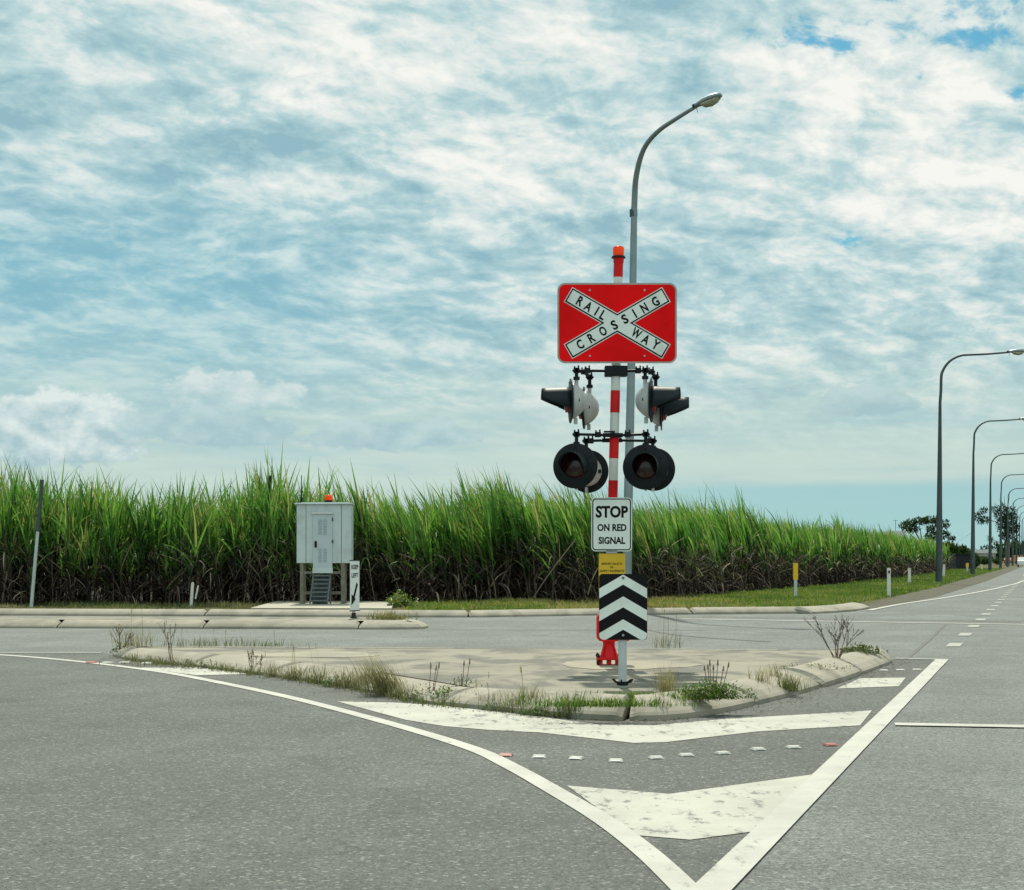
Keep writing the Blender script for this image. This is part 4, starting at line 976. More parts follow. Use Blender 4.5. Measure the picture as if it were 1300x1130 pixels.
# ------------------------------------------------------------------ small median sign
def build_median_sign():
    Y0 = 32.0; S = Y0/F; foot = Vector(((449-CX)*S, Y0, .15)); root = empty('keep_left_sign', foot)
    tag(root, 'narrow white sign with a black arrow turned half away, on the far median', 'road sign')
    def z(py): return HC+(HZ-py)*S-.15
    mb = MB(); mb.tube([(0, 0, .02), (0, 0, z(713))], .028, 12); mb.build('post', M_LTPOST, root)
    mb = MB(); mb.tube([(0, 0, 0), (0, 0, .025)], .065, 14); mb.tube([(0, 0, .025), (0, 0, .10)], .042, 12); mb.build('base', M_RUB, root)
    pv = empty('sign_board', (.025, -.05, 0), R(69)); pv.parent = root
    W, H = .40, 64*S; zc = z(743.5)
    mb = MB(); mb.prism(rrect(W, H, .03, 4, 0, zc), -.002, .002); bd = mb.build('panel', M_SIGNW, pv)
    mb = MB()
    for tx, dz, h, w in (('KEEP', .36, .085, .30), ('LEFT', .20, .085, .28)): fit_text(mb, tx, 0, zc+dz, h, -.0045, w, bold=.03)
    mb.build('lettering', M_BLACK, bd)
    mb = MB(); mb.prism([(.13, zc+.02), (.07, zc+.06), (-.08, zc-.22), (-.02, zc-.26)], -.005, -.0025); mb.prism([(-.15, zc-.38), (.04, zc-.26), (-.14, zc-.16)], -.005, -.0025); mb.build('arrow', M_BLACK, bd)
    mb = MB()
    for zz in (zc+H/2-.01, zc-H/2-.005): mb.box((-W/2-.01, -.008, zz), (W/2+.01, .008, zz+.018))
    mb.build('sign_frame', M_DARK, pv)
build_median_sign()

# leaning pole on the left
def leaning_pole():
    Y0 = 41.5; S = Y0/F; p0 = Vector(((39.5-CX)*S, Y0, .03)); p1 = AT(53.5, 609, Y0); root = empty('leaning_pole', p0)
    tag(root, 'thin galvanised pole leaning right in front of the cane at far left', 'pole'); d = p1-p0
    mb = MB(); mb.tube([(0, 0, 0), d*.62], [.044, .042], 12); mb.build('lower_pole', M_LTPOST, root)
    mb = MB(); mb.tube([d*.60, d], [.052, .048], 12); mb.build('upper_sleeve', M_GALVD, root)
leaning_pole()
p0 = Vector(((339-CX)*45.6/F, 44.7, .05)); p1 = AT(343.5, 606, 44.7)-p0
root = empty('field_post', p0); tag(root, 'slim dark post standing in the cane just left of the cabinet', 'post')
mb = MB(); mb.tube([(0, 0, 0), p1], [.055, .05], 10); mb.build('pole', M_SLATE, root)
mb = MB(); mb.tube([p1, p1+Vector((0, 0, .05))], [.06, .03], 10); mb.build('cap', M_SLATE, root)

# ------------------------------------------------------------------ marker posts
def marker(px, py0, py1, w, label, kind='white', z0=.05, grp=None, lean=0.0):
    f = G(px, py0, z0); S = f.y/F; h = (py0-py1)*S; root = empty('marker_post', f); root.rotation_euler = (0, lean, 0); tag(root, label, 'marker post', grp)
    wd = w*S
    mb = MB(); mb.prism([(-wd/2, 0), (wd/2, 0), (wd/2, h-.03), (wd/2-.02, h), (-wd/2+.02, h), (-wd/2, h-.03)], -.018, .018); mb.build('post', M_CLEAT if kind != 'yellow' else M_LTPOST, root)
    if kind == 'yellow':
        mb = MB(); mb.prism([(-wd*.75, h*.53), (wd*.75, h*.53), (wd*.75, h+.01), (-wd*.75, h+.01)], -.026, .026); mb.build('yellow_sleeve', M_YELP, root)
    elif kind == 'refl':
        mb = MB(); mb.prism(rrect(.055, .09, .01, 3, 0, h-.13), -.022, -.019); mb.build('reflector', M_DARK, root)
    elif kind == 'split':
        mb = MB(); mb.box((wd/2+.01, -.012, h*.36), (wd/2+.05, .012, h*.90), M=Matrix.Rotation(R(8), 4, 'Y')); mb.build('broken_tag', M_CLEAT, root)
marker(242.5, 771, 739, 3.6, 'short white marker post with a broken side tag, left of the cabinet', 'split', lean=R(4))
marker(1010, 759.5, 715, 4.0, 'yellow topped marker post in the grass before the cane', 'yellow')
marker(1128.5, 758, 721, 4.6, 'white marker post with a dark reflector, beside the kerb nose', 'refl')
marker(1154.5, 742, 721, 3.8, 'plain white marker post midway up the grass verge', 'white')
marker(1197.8, 733, 716.5, 3.0, 'white marker post just right of the front lamp pole', 'white', lean=R(3))
marker(1228, 726.5, 715, 2.4, 'small faded yellow marker post left of the second lamp pole', 'yellow')
marker(1246.5, 723.5, 716.5, 1.8, 'tiny white marker post between second and third lamp poles', 'white')

# ------------------------------------------------------------------ raised pavement markers
def stud():
    root = empty('pavement_marker', (0, 0, 0))
    def fr(w0, w1, d0, d1, h): return [(-w0, -d0, 0), (w0, -d0, 0), (w0, d0, 0), (-w0, d0, 0), (-w1, -d1, h), (w1, -d1, h), (w1, d1, h), (-w1, d1, h)]
    mb = MB(); mb.add(fr(.054, .044, .05, .026, .017), [(3,2,1,0),(4,5,6,7),(0,1,5,4),(1,2,6,5),(2,3,7,6),(3,0,4,7)]); mb.build('body', mat('worn marker plastic', (0.42, 0.43, 0.38), 0.6, dirt=(0.22, 0.22, 0.19), dscale=30, damt=0.7), root)
    mb = MB(); mb.add([(-.036, -.0475, .0045), (.036, -.0475, .0045), (.036, -.0345, .0130), (-.036, -.0345, .0130)], [(0, 1, 2, 3)]); mb.build('reflector', M_HOUSE, root)
    return root
st0 = stud(); st1 = None
spx = [(642, 959, 1), (684.5, 961, 0), (732, 963, 0), (782, 966, 0), (832.6, 962.4, 0), (871, 959, 0), (917, 956.5, 0), (962, 951.6, 0), (1007, 949, 0), (1054, 946, 1)]
words = ['second', 'third', 'fourth', 'fifth', 'sixth', 'seventh', 'eighth', 'ninth']
def redden(o):
    for ch in [x for x in COL.objects if x.parent is o]:
        ch.data = ch.data.copy(); ch.data.materials[0] = M_REDPL
first = True
for i, (x, y, rd) in enumerate(spx):
    o = st0 if first else copy_tree(st0); first = False; p = G(x, y, .008); o.location = p; o.scale = (.85, .85, .8); o.rotation_euler.z = R(random.uniform(-8, 8) + (-12 if i < 4 else 12))
    tag(o, ('faded red pavement marker at the left end of the front row' if i == 0 else 'faded red pavement marker at the right end of the front row') if rd else 'white pavement marker, %s from the left in the front row' % words[i-1], 'pavement marker', 'pavement markers in front of the island')
reds = [o for o in COL.objects if o.name.startswith('pavement_marker') and o.get('label', '').startswith('faded red')]
lst = [(116, 841.5, 'faded red pavement marker beside the curved line at far left'), (137, 842, 'white pavement marker nearest the red one at the left'), (159, 841.5, 'white pavement marker under the left tip of the island'), (187, 842.5, 'white pavement marker left of the small left paint triangle')]
for i, (x, y, lb) in enumerate(lst):
    o = copy_tree(st0); o.location = G(x, y, .008); o.scale = (1.2, 1.2, 1.1); tag(o, lb, 'pavement marker', 'pavement markers at the left tip')
    if i == 0: reds.append(o)
for x, y, lb in ((1122, 851, 'dull pavement marker nearest the right kerb nose'), (1143, 850.5, 'dull pavement marker in the middle of the three by the right kerb nose'), (1164, 850, 'dull pavement marker closest to the thick lane line')):
    o = copy_tree(st0); o.location = G(x, y, .008); o.scale = (.9, .9, .5); tag(o, lb, 'pavement marker', 'pavement markers at the right tip')
for o in reds: redden(o)

# ------------------------------------------------------------------ weeds
def tuft(name, pos, n, h, spread, lean=(0, 0), m=None, lab='', w=.006, t=.5, cur=1.0, group=None, seed=True, stems=0, rx=None):
    m = m or M_DRYGRASS; rx = rx or spread
    bx = RNG.normal(0, rx*.4, n); by = RNG.normal(0, spread*.4, n)
    az = U(0, 2*np.pi, n); ax = np.cos(az) + lean[0]*2; ay = np.sin(az) + lean[1]*2; az = np.arctan2(ay, ax)
    v, f = blades(np.stack([bx, by, np.zeros(n)], 1), az, np.abs(RNG.normal(.15, .22, n)) + .25*math.hypot(*lean), U(.1, .9, n)*cur, h*U(.4, 1.1, n), U(.6, 1.4, n)*w, 4, twist=U(-1, 1, n))
    ch = [(v, f, 0, tintv(np.clip(RNG.normal(t, .22, n), 0, 1), 10, .3))]
    if stems:
        k = stems; v, f = blades(np.stack([RNG.normal(0, rx*.25, k), RNG.normal(0, spread*.25, k), np.zeros(k)], 1), U(0, 6.28, k), U(0, .12, k), U(0, .2, k), h*U(1.3, 2.0, k), np.full(k, .005), 4, wprof=np.ones(5))
        ch.append((v, f, 0, tintv(U(.4, .8, k), 10)))
        tips_ = v.reshape(k, 5, 2, 3)[:, -1].mean(1); q = 8
        b = np.repeat(tips_, q, 0)-np.stack([np.zeros(k*q), np.zeros(k*q), np.tile(np.linspace(.0, .05, q), k)], 1)
        v, f = blades(b, U(0, 6.3, k*q), U(.2, .9, k*q), np.zeros(k*q), U(.012, .03, k*q), np.full(k*q, .006), 4); ch.append((v, f, 0, tintv(U(.5, 1, k*q), 10)))
    o = soup(name, ch, [m]); o.location = pos; tag(o, lab, 'weed', group); return o
def leafy(name, pos, n, h, rx, ry, lab, m=None, leaf=.020, stems=0, t=.5, group=None):
    """bushy weed: many small leaves through a mound, with stems"""
    m = m or M_WEED; root = empty(name, pos); tag(root, lab, 'weed', group)
    a = U(0, 6.28, n); r = np.sqrt(U(0, 1, n)); zz = h*U(.02, 1, n)*(1-.55*r**2)
    lump = 1+.35*np.sin(a*3+1)+.2*np.sin(a*7)
    b = np.stack([rx*r*lump*np.cos(a), ry*r*lump*np.sin(a), zz*U(.6, 1.1, n)], 1)
    v, f = blades(b, U(0, 6.28, n), U(.2, 1.7, n), U(0, .8, n), leaf*U(.7, 1.5, n), leaf*U(.5, .8, n), 3, twist=U(-1, 1, n), wprof=np.array([.2, 1, .8, .05]))
    soup('leaves', [(v, f, 0, tintv(np.clip(RNG.normal(t, .25, n), 0, 1), 8))], [m], root)
    mb = MB()
    for i in range(14):
        q = b[RNG.integers(n)]; mb.tube([(q[0]*.2, q[1]*.2, 0), (q[0]*.6, q[1]*.6, q[2]*.6), tuple(q)], .0025, 4)
    for i in range(stems):
        x_, y_ = random.uniform(-rx, rx)*.5, random.uniform(-ry, ry)*.5; hh = h*random.uniform(1.3, 2.0)
        mb.tube([(x_*.5, y_*.5, 0), (x_, y_, hh*.6), (x_*1.3, y_, hh)], .003, 4); mb.tube([(x_*1.25, y_, hh*.88), (x_*1.32, y_, hh*1.03)], [.009, .004], 5)
    mb.build('stem', M_TWIG, root); return root
def twiggy(name, pos, h, lab, n=9, spread=.6, leaves=120, lean=0.0, leafm=None):
    root = empty(name, pos); tag(root, lab, 'weed'); mb = MB(); ends = []
    def grow(p, d, l, r, dep):
        q = p + d*l; mid = p.lerp(q, .5)+Vector((random.uniform(-.03, .03)*l, random.uniform(-.03, .03)*l, 0)); mb.tube([p, mid, q], [r, r*.85, r*.7], 5, caps=False)
        for k in range(4): ends.append(p.lerp(q, random.random()))
        if dep == 0: ends.append(q); return
        for k in range(2 if dep > 1 else 3):
            nd = (d + Vector((random.uniform(-1, 1), random.uniform(-1, 1), random.uniform(-.1, .5)))*.5).normalized(); grow(q, nd, l*random.uniform(.6, .85), r*.65, dep-1)
    for i in range(n):
        a = random.uniform(0, 6.28); s = random.uniform(.2, spread); d = Vector((math.cos(a)*s+lean, math.sin(a)*s, 1)).normalized(); grow(Vector((random.uniform(-.02, .02), random.uniform(-.02, .02), 0)), d, h*random.uniform(.32, .45), .006, 2)
    mb.build('branches', M_TWIG, root)
    E = np.array([tuple(e) for e in ends]); k = RNG.integers(0, len(E), leaves); b = E[k]
    v, f = blades(b, U(0, 6.28, leaves), U(.2, 1.5, leaves), U(0, .5, leaves), U(.012, .028, leaves), U(.008, .014, leaves), 2, wprof=np.array([.3, 1, .1]))
    soup('leaves', [(v, f, 0, tintv(U(0, 1, leaves), 6))], [leafm or M_DRYGRASS], root); return root
I = lambda x, y: G(x, y, .13)
twiggy('weed', G(156, 834), .42, 'tall dry twiggy weed at the left tip of the island', 5, .35, 260, 0.0)
leafy('weed', G(160, 833.5) + Vector((.05, .05, 0)), 500, .22, .26, .2, 'brown green clump hugging the left tip of the island', M_DRYGRASS, .03, t=.15)
tuft('weed', I(172, 822), 90, .32, .3, lab='pale grass stalks behind the left tip of the island', t=.6, stems=4)
twiggy('weed', G(219, 846), .55, 'reddish dry weed leaning left on the kerb near the left tip', 3, .25, 120, -.35)
tuft('weed', G(205, 845), 160, .12, .3, lab='low yellow grass at the kerb foot near the left tip', t=.5, rx=.7)
tuft('weed', I(278, 821), 200, .16, .25, lab='low green weeds spilling over the back edge of the island, left part', t=.2, rx=.9, stems=3)
tuft('weed', I(343, 821), 70, .12, .2, lab='small dark weed with one upright stem on the back edge', t=.1, rx=.4, stems=1)
leafy('weed', G(252, 849), 300, .12, .45, .15, 'low creeping weed at the kerb foot above the small paint triangle', M_DRYGRASS, .025, t=.1)
twiggy('weed', G(322, 855), .30, 'spreading brown weed on the kerb left of the tall grass', 5, .6, 160, .2)
tuft('weed', G(345, 860), 90, .20, .15, lab='first thin grass tuft right of the spreading brown weed', t=.4, stems=2)
tuft('weed', G(376, 864), 100, .22, .15, lab='second thin grass tuft right of the spreading brown weed', t=.45, stems=2)
tuft('weed', G(405, 868), 110, .22, .18, lab='bushier grass tuft where the left kerb begins to darken', t=.3, stems=2)
tuft('weed', G(437, 874), 120, .24, .14, lab='grass tuft just left of the large feathery grass', t=.4)
tuft('weed', G(462, 876), 150, .30, .2, (-.2, 0), lab='upright thin grass at the left side of the feathery grass', t=.5)
tuft('weed', G(495, 883), 420, .46, .22, (-.75, -.1), lab='large feathery grass clump swept to the left on the kerb', t=.45, w=.005)
tuft('weed', G(516, 887), 140, .16, .16, lab='small grass clump between the feathery grass and the leafy weed', t=.3)
leafy('weed', G(543, 890), 420, .20, .18, .14, 'dull brown green weed left of the bright leafy weed', M_DRYGRASS, .018, stems=3, t=.12)
leafy('weed', G(567, 893), 1300, .16, .14, .11, 'bright green leafy weed on the left kerb', M_WEED, .020, t=.75)
leafy('weed', G(584, 891) + Vector((0, .1, .05)), 420, .20, .14, .12, 'brownish leafy weed leaning over the bright green one', M_WEED, .017, stems=2, t=.2)
leafy('weed', G(425, 872), 700, .11, .16, .10, 'low green leafy weed at the kerb foot left of the feathery grass', M_WEED, .016, t=.3)
leafy('weed', G(640, 903), 800, .11, .20, .10, 'low spreading green weed left of the spiky tuft', M_WEED, .016, t=.25)
leafy('weed', G(690, 909), 700, .10, .16, .09, 'low spreading green weed right of the spiky tuft', M_WEED, .016, t=.35)
tuft('weed', G(604, 897), 60, .16, .14, lab='dry tuft with a very tall single seed stalk', t=.5, stems=2)
tuft('weed', G(622, 901), 160, .17, .15, lab='dense tuft with thin dark stalks left of the spiky tuft', t=.3, stems=2)
tuft('weed', G(668, 905), 260, .27, .20, lab='spiky green and yellow grass tuft in the middle of the kerb', t=.3, stems=2)
tuft('weed', G(646, 904), 100, .10, .18, lab='low grass patch left of the spiky tuft', t=.25)
leafy('weed', G(705, 910), 520, .10, .30, .14, 'low brown mat of weeds before the first bare kerb stone', M_DRYGRASS, .022, t=.15)
tuft('weed', G(728, 912), 190, .24, .14, lab='green tuft at the left end of the bare kerb stones', t=.05)
tuft('weed', I(757, 897), 800, .10, .15, lab='low green grass mat behind the kerb stones below the chevron sign', m=M_GRASS, t=.28, cur=2.0, rx=.72, w=.007)
tuft('weed', I(808, 889), 700, .10, .12, lab='green grass mat in front of the foot of the chevron post', m=M_GRASS, t=.30, cur=2.0, rx=.72, w=.007)
tuft('weed', I(846, 884), 170, .30, .12, lab='pinkish dry grass plume right of the chevron post', t=.85, w=.004)
tuft('weed', G(838, 915) + Vector((0, .12, .07)), 70, .15, .08, (.3, 0), lab='small weed growing on the face of the front kerb stone', t=.1)
leafy('weed', I(905, 888), 3400, .17, .24, .14, 'bright green bushy weed behind the right kerb stones', M_WEED, .018, stems=7, t=.65)
leafy('weed', I(870, 886), 260, .12, .14, .1, 'small green weed left of the bright bushy weed', M_WEED, .022, t=.6)
tuft('weed', G(1006, 886) + Vector((-.02, .12, .05)), 200, .19, .16, lab='yellow green tuft in the joint of the right kerb stones', t=.2)
tuft('weed', I(964, 868), 60, .20, .14, lab='thin dry grass left of two behind the right kerb', t=.7)
tuft('weed', I(985, 863), 60, .18, .14, lab='thin dry grass right of two behind the right kerb', t=.6)
leafy('weed', I(1030, 851), 260, .09, .35, .16, 'sparse yellow weeds along the back of the right kerb', M_DRYGRASS, .02, t=.5)
twiggy('weed', I(1062, 840), .60, 'large bare twiggy shrub near the right tip of the island', 10, .75, 380, 0.0, M_GUM)
leafy('weed', I(1092, 831), 700, .14, .24, .18, 'dense dark clump at the right tip of the island', M_DRYGRASS, .03, t=.05)
leafy('weed', G(1066, 864) + Vector((-.05, .14, .1)), 60, .08, .12, .05, 'tiny weed creeping over the right kerb face', M_TREE, .022, t=.6)
tuft('weed', I(838, 823), 22, .30, .16, lab='a few thin stalks on the back edge right of the chevron sign', t=.5, stems=3)
tuft('weed', I(855, 823), 20, .30, .16, lab='thin dark stalks on the back edge beside the other stalks', t=.3, stems=3)
tuft('weed', G(491, 797) + Vector((0, .35, .12)), 420, .24, .5, lab='domed dry grass clump on the nose of the far median', t=.45, w=.012, cur=2.2)
leafy('weed', G(507, 772, .1), 900, .42, .32, .3, 'yellow green bush at the right end of the cabinet slab', M_GRASS, .06, t=.5)
# low growth along the kerb, uncountable
ch = []
Dk = [p for p in D if p.y < 21.6 and p.x < .55 and p.x > -5]
k = 4200; ii = RNG.integers(0, len(Dk), k); b = np.array([(Dk[i].x, Dk[i].y, 0.005) for i in ii]) + np.stack([RNG.normal(0, .10, k), RNG.normal(0.02, .05, k), np.zeros(k)], 1)
nz = np.sin(b[:, 0]*5.3)+np.sin(b[:, 0]*13.1+2); ok = nz+RNG.normal(0, .4, k) > -.2; b = b[ok]; k = len(b)
v, f = blades(b, U(0, 6.28, k), U(0, .9, k), U(0, 1, k), U(.03, .12, k), U(.005, .012, k), 3, twist=U(-1, 1, k)); ch.append((v, f, 0, tintv(U(0, .55, k), 8)))
tag(soup('kerb_moss_grass', ch, [M_DRYGRASS]), 'thin line of low grass along the foot of the left kerb', 'grass', kind='stuff')

k = 3200; ii = RNG.integers(0, len(D), k); b = np.array([(D[i].x, D[i].y, 0.006) for i in ii]); e = RNG.exponential(.13, k)
dn = np.array([tuple((D[(i+1) % len(D)]-D[i-1]).normalized()) for i in ii]); b[:, 0] += dn[:, 1]*e + RNG.normal(0, .08, k); b[:, 1] += -dn[:, 0]*e + RNG.normal(0, .06, k); b[:, 2] = .012
ok = (b[:, 1] < 21.4); b = b[ok]; k = len(b)
v, f = blades(b, U(0, 6.28, k), U(1.2, 1.6, k), U(0, .3, k), U(.01, .045, k), U(.006, .016, k), 2, wprof=np.array([.5, 1, .3]))
tag(soup('fallen_leaves', [(v, f, 0, tintv(U(0, .8, k), 6))], [M_DRYCANE]), 'small dark dry leaf litter along the foot of the island kerb', 'leaf litter', kind='stuff')
# ------------------------------------------------------------------ distant things
def crown(name, parent, centres, n, leaf, m, t=.5):
    ch = []
    for (x, y, z, rx, rz) in centres:
        k = int(n*rx*rz); a = RNG.normal(0, 1, (k, 3)); a /= np.linalg.norm(a, axis=1)[:, None]; a *= (U(.2, 1, k)**.4)[:, None]
        b = np.stack([x+a[:, 0]*rx, y+a[:, 1]*rx, z+a[:, 2]*rz], 1)
        v, f = blades(b, U(0, 6.28, k), U(0, 2.6, k), U(-.5, .8, k), leaf*U(.6, 1.4, k), leaf*U(.4, .7, k), 2, twist=U(-1.5, 1.5, k), wprof=np.array([.4, 1, .15])); ch.append((v, f, 0, tintv(np.clip(RNG.normal(t, .25, k), 0, 1), 6)))
    return soup(name, ch, [m], parent)
def limb(mb, a, b, r0, r1):
    a, b = Vector(a), Vector(b); mb.tube([a, a.lerp(b, .5)+Vector((random.uniform(-.1, .1), 0, .12)), b], [r0, (r0+r1)/2, r1], 7)
def spreading_tree():
    Y0 = 235.0; S = Y0/F; foot = Vector(((1176-CX)*S, Y0, 0)); root = empty('spreading_tree', foot); tag(root, 'dark spreading tree rising above the far end of the cane', 'tree')
    def p(px, py): return ((px-1176)*S, 0, HC+(HZ-py)*S)
    mb = MB(); cs = []
    mb.tube([(0, 0, 0), p(1174, 700)], [.30, .24], 8)
    for px, py, r in ((1146, 668, 1.0), (1156, 664, 1.1), (1167, 662, 1.2), (1178, 661, 1.25), (1189, 662, 1.1), (1199, 668, .8), (1184, 673, 1.3), (1160, 672, 1.0), (1195, 679, 1.1), (1181, 682, 1.2), (1149, 672, .8), (1204, 662, .45), (1209, 684, .7)):
        q = p(px+random.uniform(-1, 1), py); limb(mb, p(1174, 700), q, .12, .03); cs.append((q[0], random.uniform(-1.5, 1.5), q[2], r, r*.45))
    mb.build('trunk', M_BARK, root); crown('crown', root, cs, 420, .34, M_TREE, .35)
spreading_tree()
def bushes(px, py_top, py_bot, w, Y0, lab, m=M_TREE, t=.6, n=520):
    S = Y0/F; foot = Vector(((px-CX)*S, Y0, 0)); root = empty('bush', foot); tag(root, lab, 'bush', 'bushes past the end of the cane')
    h = (py_bot-py_top)*S; W = w*S/2; mb = MB(); cs = []
    for i in range(7):
        x = random.uniform(-.7, .7)*W; z = h*random.uniform(.25, .8)*(1-.35*abs(x/W)); limb(mb, (x*.2, 0, 0), (x, 0, z), .09, .03); cs.append((x, random.uniform(-.6, .6), z, W*.5, h*.25))
    cs.append((0, 0, h*.45, W*.8, h*.45)); mb.build('trunk', M_BARK, root); crown('crown', root, cs, n, .42, m, t)
bushes(1204, 679, 716, 26, 190, 'leafy green bush directly right of the front lamp pole, beyond the cane')
bushes(1219, 682, 716, 26, 195, 'rounded dark bush above the dark blue enclosure')
bushes(1232, 692, 716, 18, 200, 'lowest bush at the right end of the bushes, by the second lamp pole')
bushes(1250, 701, 712, 18, 330, 'dark green low bush below the pale roofed building', n=160)
bushes(1266, 701, 713, 14, 330, 'dark low bush left of the gum trunk', n=160)
def enclosure():
    Y0 = 182.0; S = Y0/F; foot = Vector(((1227-CX)*S, Y0, 0)); root = empty('dark_shed', foot); tag(root, 'low dark blue shed below the bushes past the cane', 'shed')
    mb = MB(); mb.box((-13*S, 0, 0), (5.5*S, 3, 1.30+5*S), bev=.05); mb.build('wall', M_TANK, root)
    mb = MB(); mb.box((6*S, .3, 0), (13.5*S, 3, 1.3+0*S), bev=.05); mb.build('lean_to', M_TANK, root)
    mb = MB(); mb.box((-13.6*S, -.15, 1.30+5*S+.003), (6*S, 3.2, 1.30+5*S+.10)); mb.build('roof', M_TANK, root)
enclosure()
def gum_tree():
    Y0 = 300.0; S = Y0/F; foot = Vector(((1279-CX)*S, Y0, 0)); root = empty('gum_tree', foot); tag(root, 'tall sparse gum tree with a side branch, among the far lamp poles', 'tree')
    def p(px, py): return ((px-1279)*S, random.uniform(-.5, .5), HC+(HZ-py)*S)
    mb = MB(); mb.tube([(0, 0, 0), p(1279, 690), p(1278, 668), p(1278, 645)], [.45, .38, .28, .10], 8); cs = []
    limb(mb, p(1278, 672), p(1262, 662), .16, .09); limb(mb, p(1262, 662), p(1247, 657), .09, .03); cs += [(*p(1248, 648), .8, .6), (*p(1243, 656), 1.1, .9), (*p(1250, 660), 1.0, .8), (*p(1245, 663), .7, .5)]
    for px, py, r in ((1264, 647, .9), (1270, 655, 1.1), (1274, 646, .9), (1283, 650, 1.0), (1287, 657, 1.0), (1272, 665, 1.2), (1284, 668, 1.4), (1276, 674, 1.4), (1285, 679, 1.2), (1274, 681, .9), (1279, 660, 1.2), (1289, 671, .9)):
        q = p(px, py); cs.append((*q, r, r*.95)); limb(mb, p(1278, min(692, py+16)), q, .09, .03)
    for px, py in ((1268, 632), (1275, 630), (1281, 627), (1286, 637), (1262, 638), (1290, 641), (1271, 636)): limb(mb, p(1278, py+22), p(px, py), .07, .02)
    mb.build('trunk', M_BARK, root); crown('crown', root, cs, 210, .36, M_GUM, .4)
gum_tree()
def far_trees():
    labs = {0: 'low dark tree line'}
    i = 0
    for (px, top, w, Y0, lab) in ((1246, 699, 30, 600, 'far dark tree behind the pale roof, left of the gum trunk'), (1262, 700, 26, 620, 'far dark tree between the gum branch and the gum trunk'), (1292, 690, 26, 520, 'rounded dark tree at the right edge behind the last lamp poles'), (1303, 686, 26, 500, 'taller dark tree cut by the right edge'), (1316, 692, 24, 560, 'dark tree just past the right edge'), (1222, 702, 26, 640, 'far dark tree behind the bushes')):
        S = Y0/F; foot = Vector(((px-CX)*S, Y0, 0)); root = empty('distant_tree', foot); tag(root, lab, 'tree', 'distant trees on the horizon')
        h = (HZ-top)*S+1.3; W = w*S/2; mb = MB(); mb.tube([(0, 0, 0), (0, 0, h*.6)], [.4, .2], 7); mb.build('trunk', M_BARK, root)
        cs = [(random.uniform(-.75, .75)*W, 0, h*random.uniform(.35, .78), W*.42, h*.22) for _ in range(9)] + [(0, 0, h*.42, W*.9, h*.40)]
        crown('crown', root, cs, 60, .9, M_TREE, .3)
far_trees()
for px, top, Y0, lab in ((1258, 683, 300, 'small palm between the second and fourth lamp poles'),):
    S = Y0/F; foot = Vector(((px-CX)*S, Y0, 0)); root = empty('palm_tree', foot); tag(root, lab, 'palm tree'); h = (HZ-top)*S+1.3
    mb = MB(); mb.tube([(0, 0, 0), (0, 0, h*.85)], [.16, .10], 7); mb.build('trunk', M_BARK, root)
    k = 26; v, f = blades(np.tile([[0, 0, h*.85]], (k, 1)), U(0, 6.28, k), U(.1, 1.2, k), U(.8, 1.8, k), U(1.2, 1.9, k), np.full(k, .28), 4, twist=U(-.5, .5, k)); soup('crown', [(v, f, 0, tintv(U(0, .5, k), 10))], [M_TREE], root)
def house(px0, px1, ytop, Y0, lab):
    S = Y0/F; foot = Vector((((px0+px1)/2-CX)*S, Y0, 0)); W = (px1-px0)*S/2; zt = HC+(HZ-ytop)*S; root = empty('house', foot); tag(root, lab, 'building')
    mb = MB(); mb.box((-W+.4, .5, 0), (W-.4, 7, zt-1.2)); mb.build('wall', M_WALL, root)
    mb = MB(); mb.prism([(-W, zt-1.3), (W, zt-1.3), (W*.9, zt), (-W*.9, zt)], 0, 7.5); mb.build('roof', M_ROOF, root)
    for sx in (-.5, .0, .5): mb = MB(); mb.box((sx*W-.7, .44, 1.0), (sx*W+.7, .497, 2.0)); mb.build('window', M_GLASSD, root)
house(1238, 1266, 697.5, 560, 'long low building with a pale roof beyond the second and third lamp poles')
house(1128, 1152, 674, 260, 'pale house roof just showing over the cane')
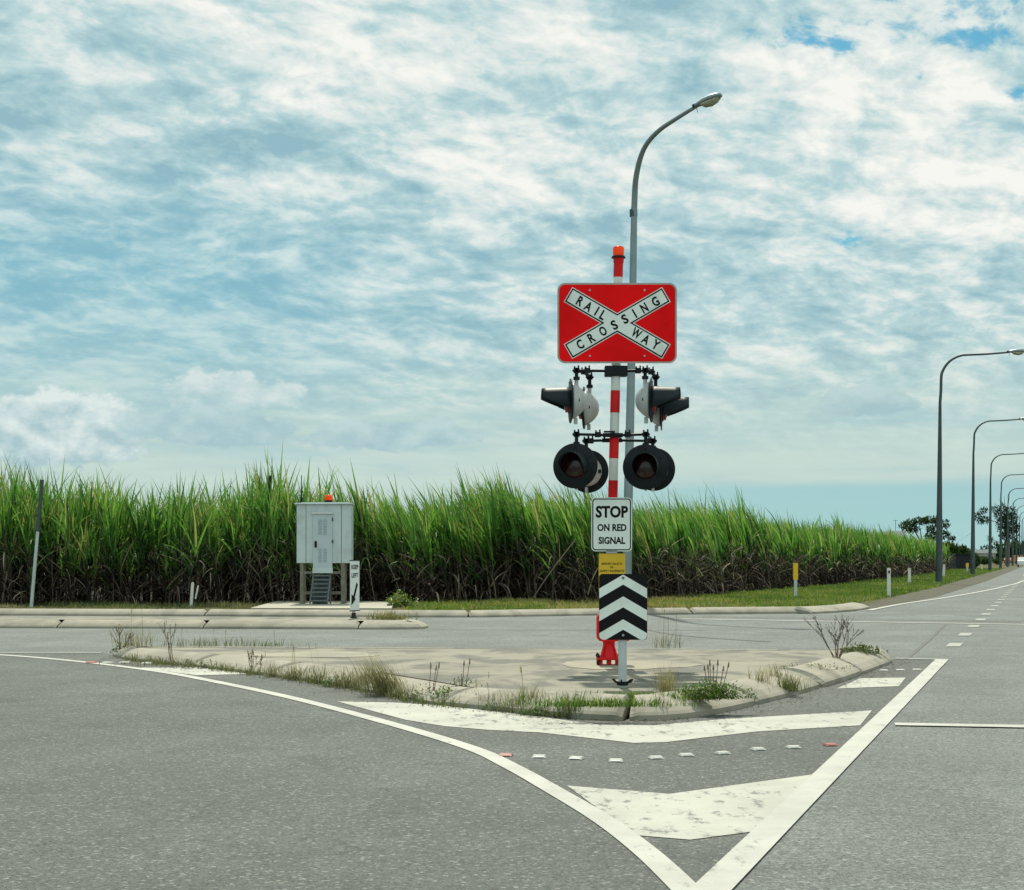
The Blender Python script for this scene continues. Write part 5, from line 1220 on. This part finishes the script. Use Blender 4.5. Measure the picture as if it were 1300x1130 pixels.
# aerial mast above that roof
Y0 = 262; S = Y0/F; foot = Vector(((1137-CX)*S, Y0, 0)); root = empty('aerial_mast', foot); tag(root, 'thin television aerial above the pale roof behind the cane', 'aerial')
z1 = HC+(HZ-660)*S; mb = MB(); mb.tube([(0, 0, 0), (0, 0, z1)], .04, 6); mb.build('mast', M_GALVD, root)
mb = MB(); mb.tube([(-.45, 0, z1-.1), (.45, 0, z1-.1)], .025, 5)
for k in range(5): mb.tube([(-.4+.2*k, -.3, z1-.1), (-.4+.2*k, .3, z1-.1)], .015, 4)
mb.build('antenna', M_GALVD, root)
def car(px, py, Y0, m, lab, yaw=0.0, s=1.0, name='parked_car'):
    S = Y0/F; foot = Vector(((px-CX)*S, Y0, .02)); root = empty(name, foot, yaw); root.scale = (s, s, s); tag(root, lab, 'car')
    prof = [(-2.1, .35), (2.1, .35), (2.15, .75), (1.9, .95), (1.1, 1.0), (.55, 1.45), (-1.2, 1.48), (-1.75, 1.0), (-2.1, .9)]
    mb = MB(); mb.prism(prof, -.85, .85); mb.build('body', m, root)
    for sy in (-.856, .852): mb = MB(); mb.prism([(-1.45, 1.02), (.85, 1.02), (.45, 1.36), (-1.15, 1.38)], sy, sy+.004); mb.build('window', M_GLASSD, root)
    for sx in (-1.3, 1.3):
        for sy in (-.88, .70): mb = MB(); mb.tube([(sx, sy, .33), (sx, sy+.18, .33)], .33, 16); mb.build('wheel', M_RUB, root)
car(1299.5, 717, 250, M_CARW, 'white car at the road far right edge', R(72))
car(1281, 706, 430, M_CARR, 'red car in front of the gum trunk', R(60), 1.0)
def machine():
    Y0 = 380; S = Y0/F; root = empty('farm_trailer', Vector(((1292.5-CX)*S, Y0, 0))); tag(root, 'small orange farm trailer by the last lamp pole', 'trailer')
    mb = MB(); mb.box((-.9, -.8, .5), (.9, .8, 2.0), bev=.05); mb.build('body', M_CARO, root)
    for sx in (-.6, .6): mb = MB(); mb.tube([(sx, -.95, .4), (sx, -.81, .4)], .4, 12); mb.build('wheel', M_RUB, root)
machine()
Yt = 850; St = Yt/F; cs = []
for px in range(1150, 1620, 5):
    h = (9 + 3*math.sin(px*.05) + random.uniform(-1.5, 1.5))*(.55 if px < 1235 else .9); cs.append(((px-CX)*St, Yt+random.uniform(-8, 8), h*.5, 3.2, h*.5))
o = crown('distant_treeline', None, cs, 9, 1.6, M_TREE, .4); tag(o, 'low hazy dark treeline along the far horizon at right', 'treeline', kind='stuff')
# overhead wires far right
def wire(a, b, sag, lab, r=.02):
    pts = [a.lerp(b, t/16)-Vector((0, 0, sag*4*(t/16)*(1-t/16))) for t in range(17)]; mb = MB(); mb.tube(pts, r, 5); o = mb.build('overhead_wire', M_GALVD); tag(o, lab, 'wire')
wire(AT(1187, 698, 300), AT(1236, 674, 300), .6, 'thin wire rising from the bushes toward the second lamp pole')
wire(AT(1286, 657, 300), AT(1330, 668, 300), .4, 'thin wire running right from the gum tree to the picture edge')
print('verts', sum(len(o.data.vertices) for o in bpy.data.objects if o.type == 'MESH'))
